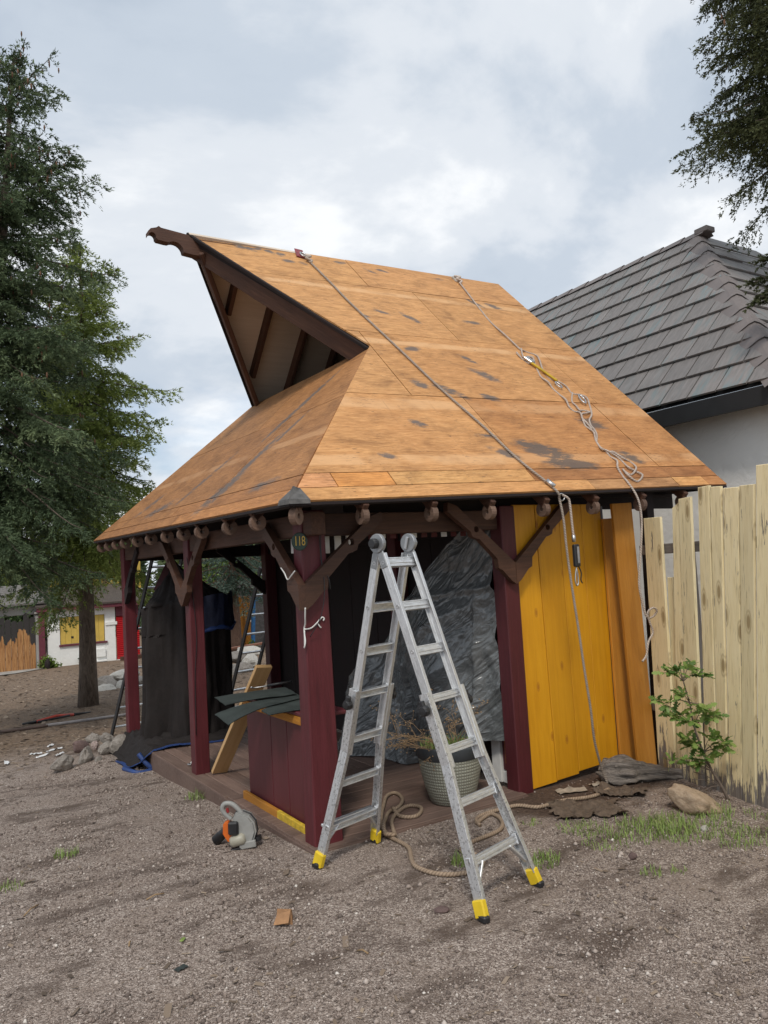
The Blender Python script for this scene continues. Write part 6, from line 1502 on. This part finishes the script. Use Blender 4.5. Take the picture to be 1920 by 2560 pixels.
# ------------------------------------------------------------------ rocks of the low wall and other yard things
BR = [((2.35, 17.0, -.70), (.36, .26, .24), 'grey brown rock with leaf litter on top right of the spruce trunk', M_rock), ((2.95, 17.4, -.52), (.52, .30, .16), 'long pale slab resting on the rocks by the spruce', M_rockw), ((2.30, 16.5, -.78), (.36, .24, .18), 'flat white topped rock low beside the spruce trunk', M_rockw),
 ((2.75, 16.6, -.80), (.28, .22, .22), 'blocky pale rock in front of the slab', M_rockw), ((3.2, 17.0, -.72), (.35, .26, .22), 'grey rock below the slab near the post', M_rock), ((2.1, 16.9, -.86), (.22, .2, .14), 'low grey rock touching the spruce trunk', M_rock)]
for i, (c, s_, lab, m_) in enumerate(BR): rock('rock', c, s_, m_, 11.3 + i * 2.1, lab, .4 * i, group='rocks of the low wall')
BR2 = [((6.05, 16.6, -.62), (.34, .25, .16), 'flat rock seen low behind the black shroud'), ((6.45, 16.9, -.52), (.35, .26, .26), 'rounded pale rock seen beside the far ladder'), ((5.75, 16.3, -.75), (.22, .2, .2), 'mossy rock seen nearest the black shroud'), ((6.7, 17.6, -.30), (.5, .3, .18), 'long rock at the back of the far heap'), ((6.15, 17.3, -.40), (.4, .3, .18), 'broken grey rock in the middle of the far heap'), ((6.6, 16.3, -.78), (.3, .22, .18), 'pale low rock at the front of the far heap')]
for i, (c, s_, lab) in enumerate(BR2): rock('rock', c, s_, M_rockw if i % 2 else M_rock, 31.3 + i * 1.9, lab, .7 * i, group='rocks of the far heap')
beam('rusty_plank', (6.3, 18.3, -.22), (8.0, 18.5, -.15), .20, .06, m_plain('rusty_red_board', (.20,.085,.05), .85, var=.3), None, label='rust red plank lying on the far rock heap', cat='plank')
pole = thing('ground_pole', (.2, 10.2, -.45), 'long grey and brown pole lying across the bark chips', 'pole')
z_ = lambda x, y: gz(x, y) + .03
put('pole_section', MB().tube([(-1.3, 10.32, z_(-1.3, 10.3)), (-.05, 10.27, z_(0, 10.27))], .03, 8), m_plain('brown_pole', (.14,.10,.085), .7), pole); put('pole_section', MB().tube([(-.08, 10.27, z_(0, 10.27) + .004), (1.5, 10.15, z_(1.5, 10.15) + .004)], .026, 8), m_plain('grey_pole', (.30,.28,.28), .5), pole)
rt = thing('loppers', (.25, 11.3, -.5), 'red handled long tool with black ends on the bark chips', 'tool')
put('handle', MB().tube([(-.12, 11.15, z_(-.12, 11.15)), (.25, 11.28, z_(.25, 11.28) + .03), (.58, 11.42, z_(.58, 11.42))], .028, 8), m_plain('red_grip', (.52,.06,.035), .5), rt)
put('black_end', MB().tube([(-.12, 11.15, z_(-.12, 11.15)), (-.36, 11.10, z_(-.36, 11.1))], [.03, .02], 8), M_black, rt); put('black_end', MB().tube([(.58, 11.42, z_(.58, 11.42)), (.92, 11.53, z_(.9, 11.5))], [.028, .012], 8), M_black, rt); put('underside', MB().tube([(-.1, 11.10, z_(-.1, 11.1)), (.5, 11.34, z_(.5, 11.3))], .02, 6), M_black, rt)

def straight_ladder(name, label, foot, head, w, n, mat_r, s0=.05):
    root = thing(name, foot, label, 'ladder', None); a = Vector(foot); b = Vector(head); wv_ = Vector(w); up = (b - a).cross(wv_)
    beam('rail', a, b, .028, .075, mat_r, root, up=up); beam('rail', a + wv_, b + wv_, .028, .075, mat_r, root, up=up)
    for i in range(n):
        s = s0 + (1 - 2 * s0) * i / (n - 1); p = a.lerp(b, s); beam('rung', p + wv_.normalized() * .01, p + wv_ - wv_.normalized() * .01, .03, .036, M_alu, root, up=up)
    return root
straight_ladder('extension_ladder', 'black railed ladder leaning up behind the shrouded bulk', (.46, 7.72, gz(.46, 7.7)), (.98, 6.35, 2.95), (.46, .06, 0), 11, M_black)
straight_ladder('extension_ladder', 'second black railed ladder seen behind the kiosk back post', (2.45, 8.15, gz(2.5, 8.1)), (2.62, 6.75, 2.1), (.42, .08, 0), 8, M_black)
obf = thing('board_fence', (10.3, 27, -1.1), 'short bright orange board fence far behind the kiosk', 'fence')
for i in range(4): put('fence_board', MB().box((10.06 + i * .20, 26.95 + i * .19, .0), (.27, .03, 2.2), Matrix.Rotation(rad(-10), 3, 'Z'), .004), M_amber, obf)
bp_ = thing('blue_doorpost', (10.75, 26.9, -1), 'bright blue doorpost beside the distant orange boards', 'post')
put('upright', MB().box((10.62, 26.75, .05), (.14, .14, 2.2), Matrix.Rotation(.06, 3, 'Y'), .01), m_plain('bright_blue_paint', (.03,.17,.42), .5), bp_); put('bracket', MB().box((10.83, 26.7, .98), (.45, .12, .12), Matrix.Rotation(-.5, 3, 'Y'), .01), m_plain('bright_blue_bracket', (.03,.17,.42), .5), bp_)
sh2 = thing('stone_shed', (12.2, 29.4, -1.1), 'dark rough stone shed behind the blue doorpost', 'building')
put('wall', MB().box((12.3, 29.6, .3), (2.3, .4, 3.0), None, .03), rock_mat('dark_stone_wall', (.05,.045,.04), (.11,.10,.095), (.19,.175,.165)), sh2); put('sill', MB().box((11.35, 29.3, -.1), (.5, .3, .08), None, .01), M_white, sh2)
put('board_edge', MB().box((9.78, 26.9, -.35), (.13, .03, 1.1), None, .004), M_white, None, label='narrow white board edge far behind the black shroud', cat='board')
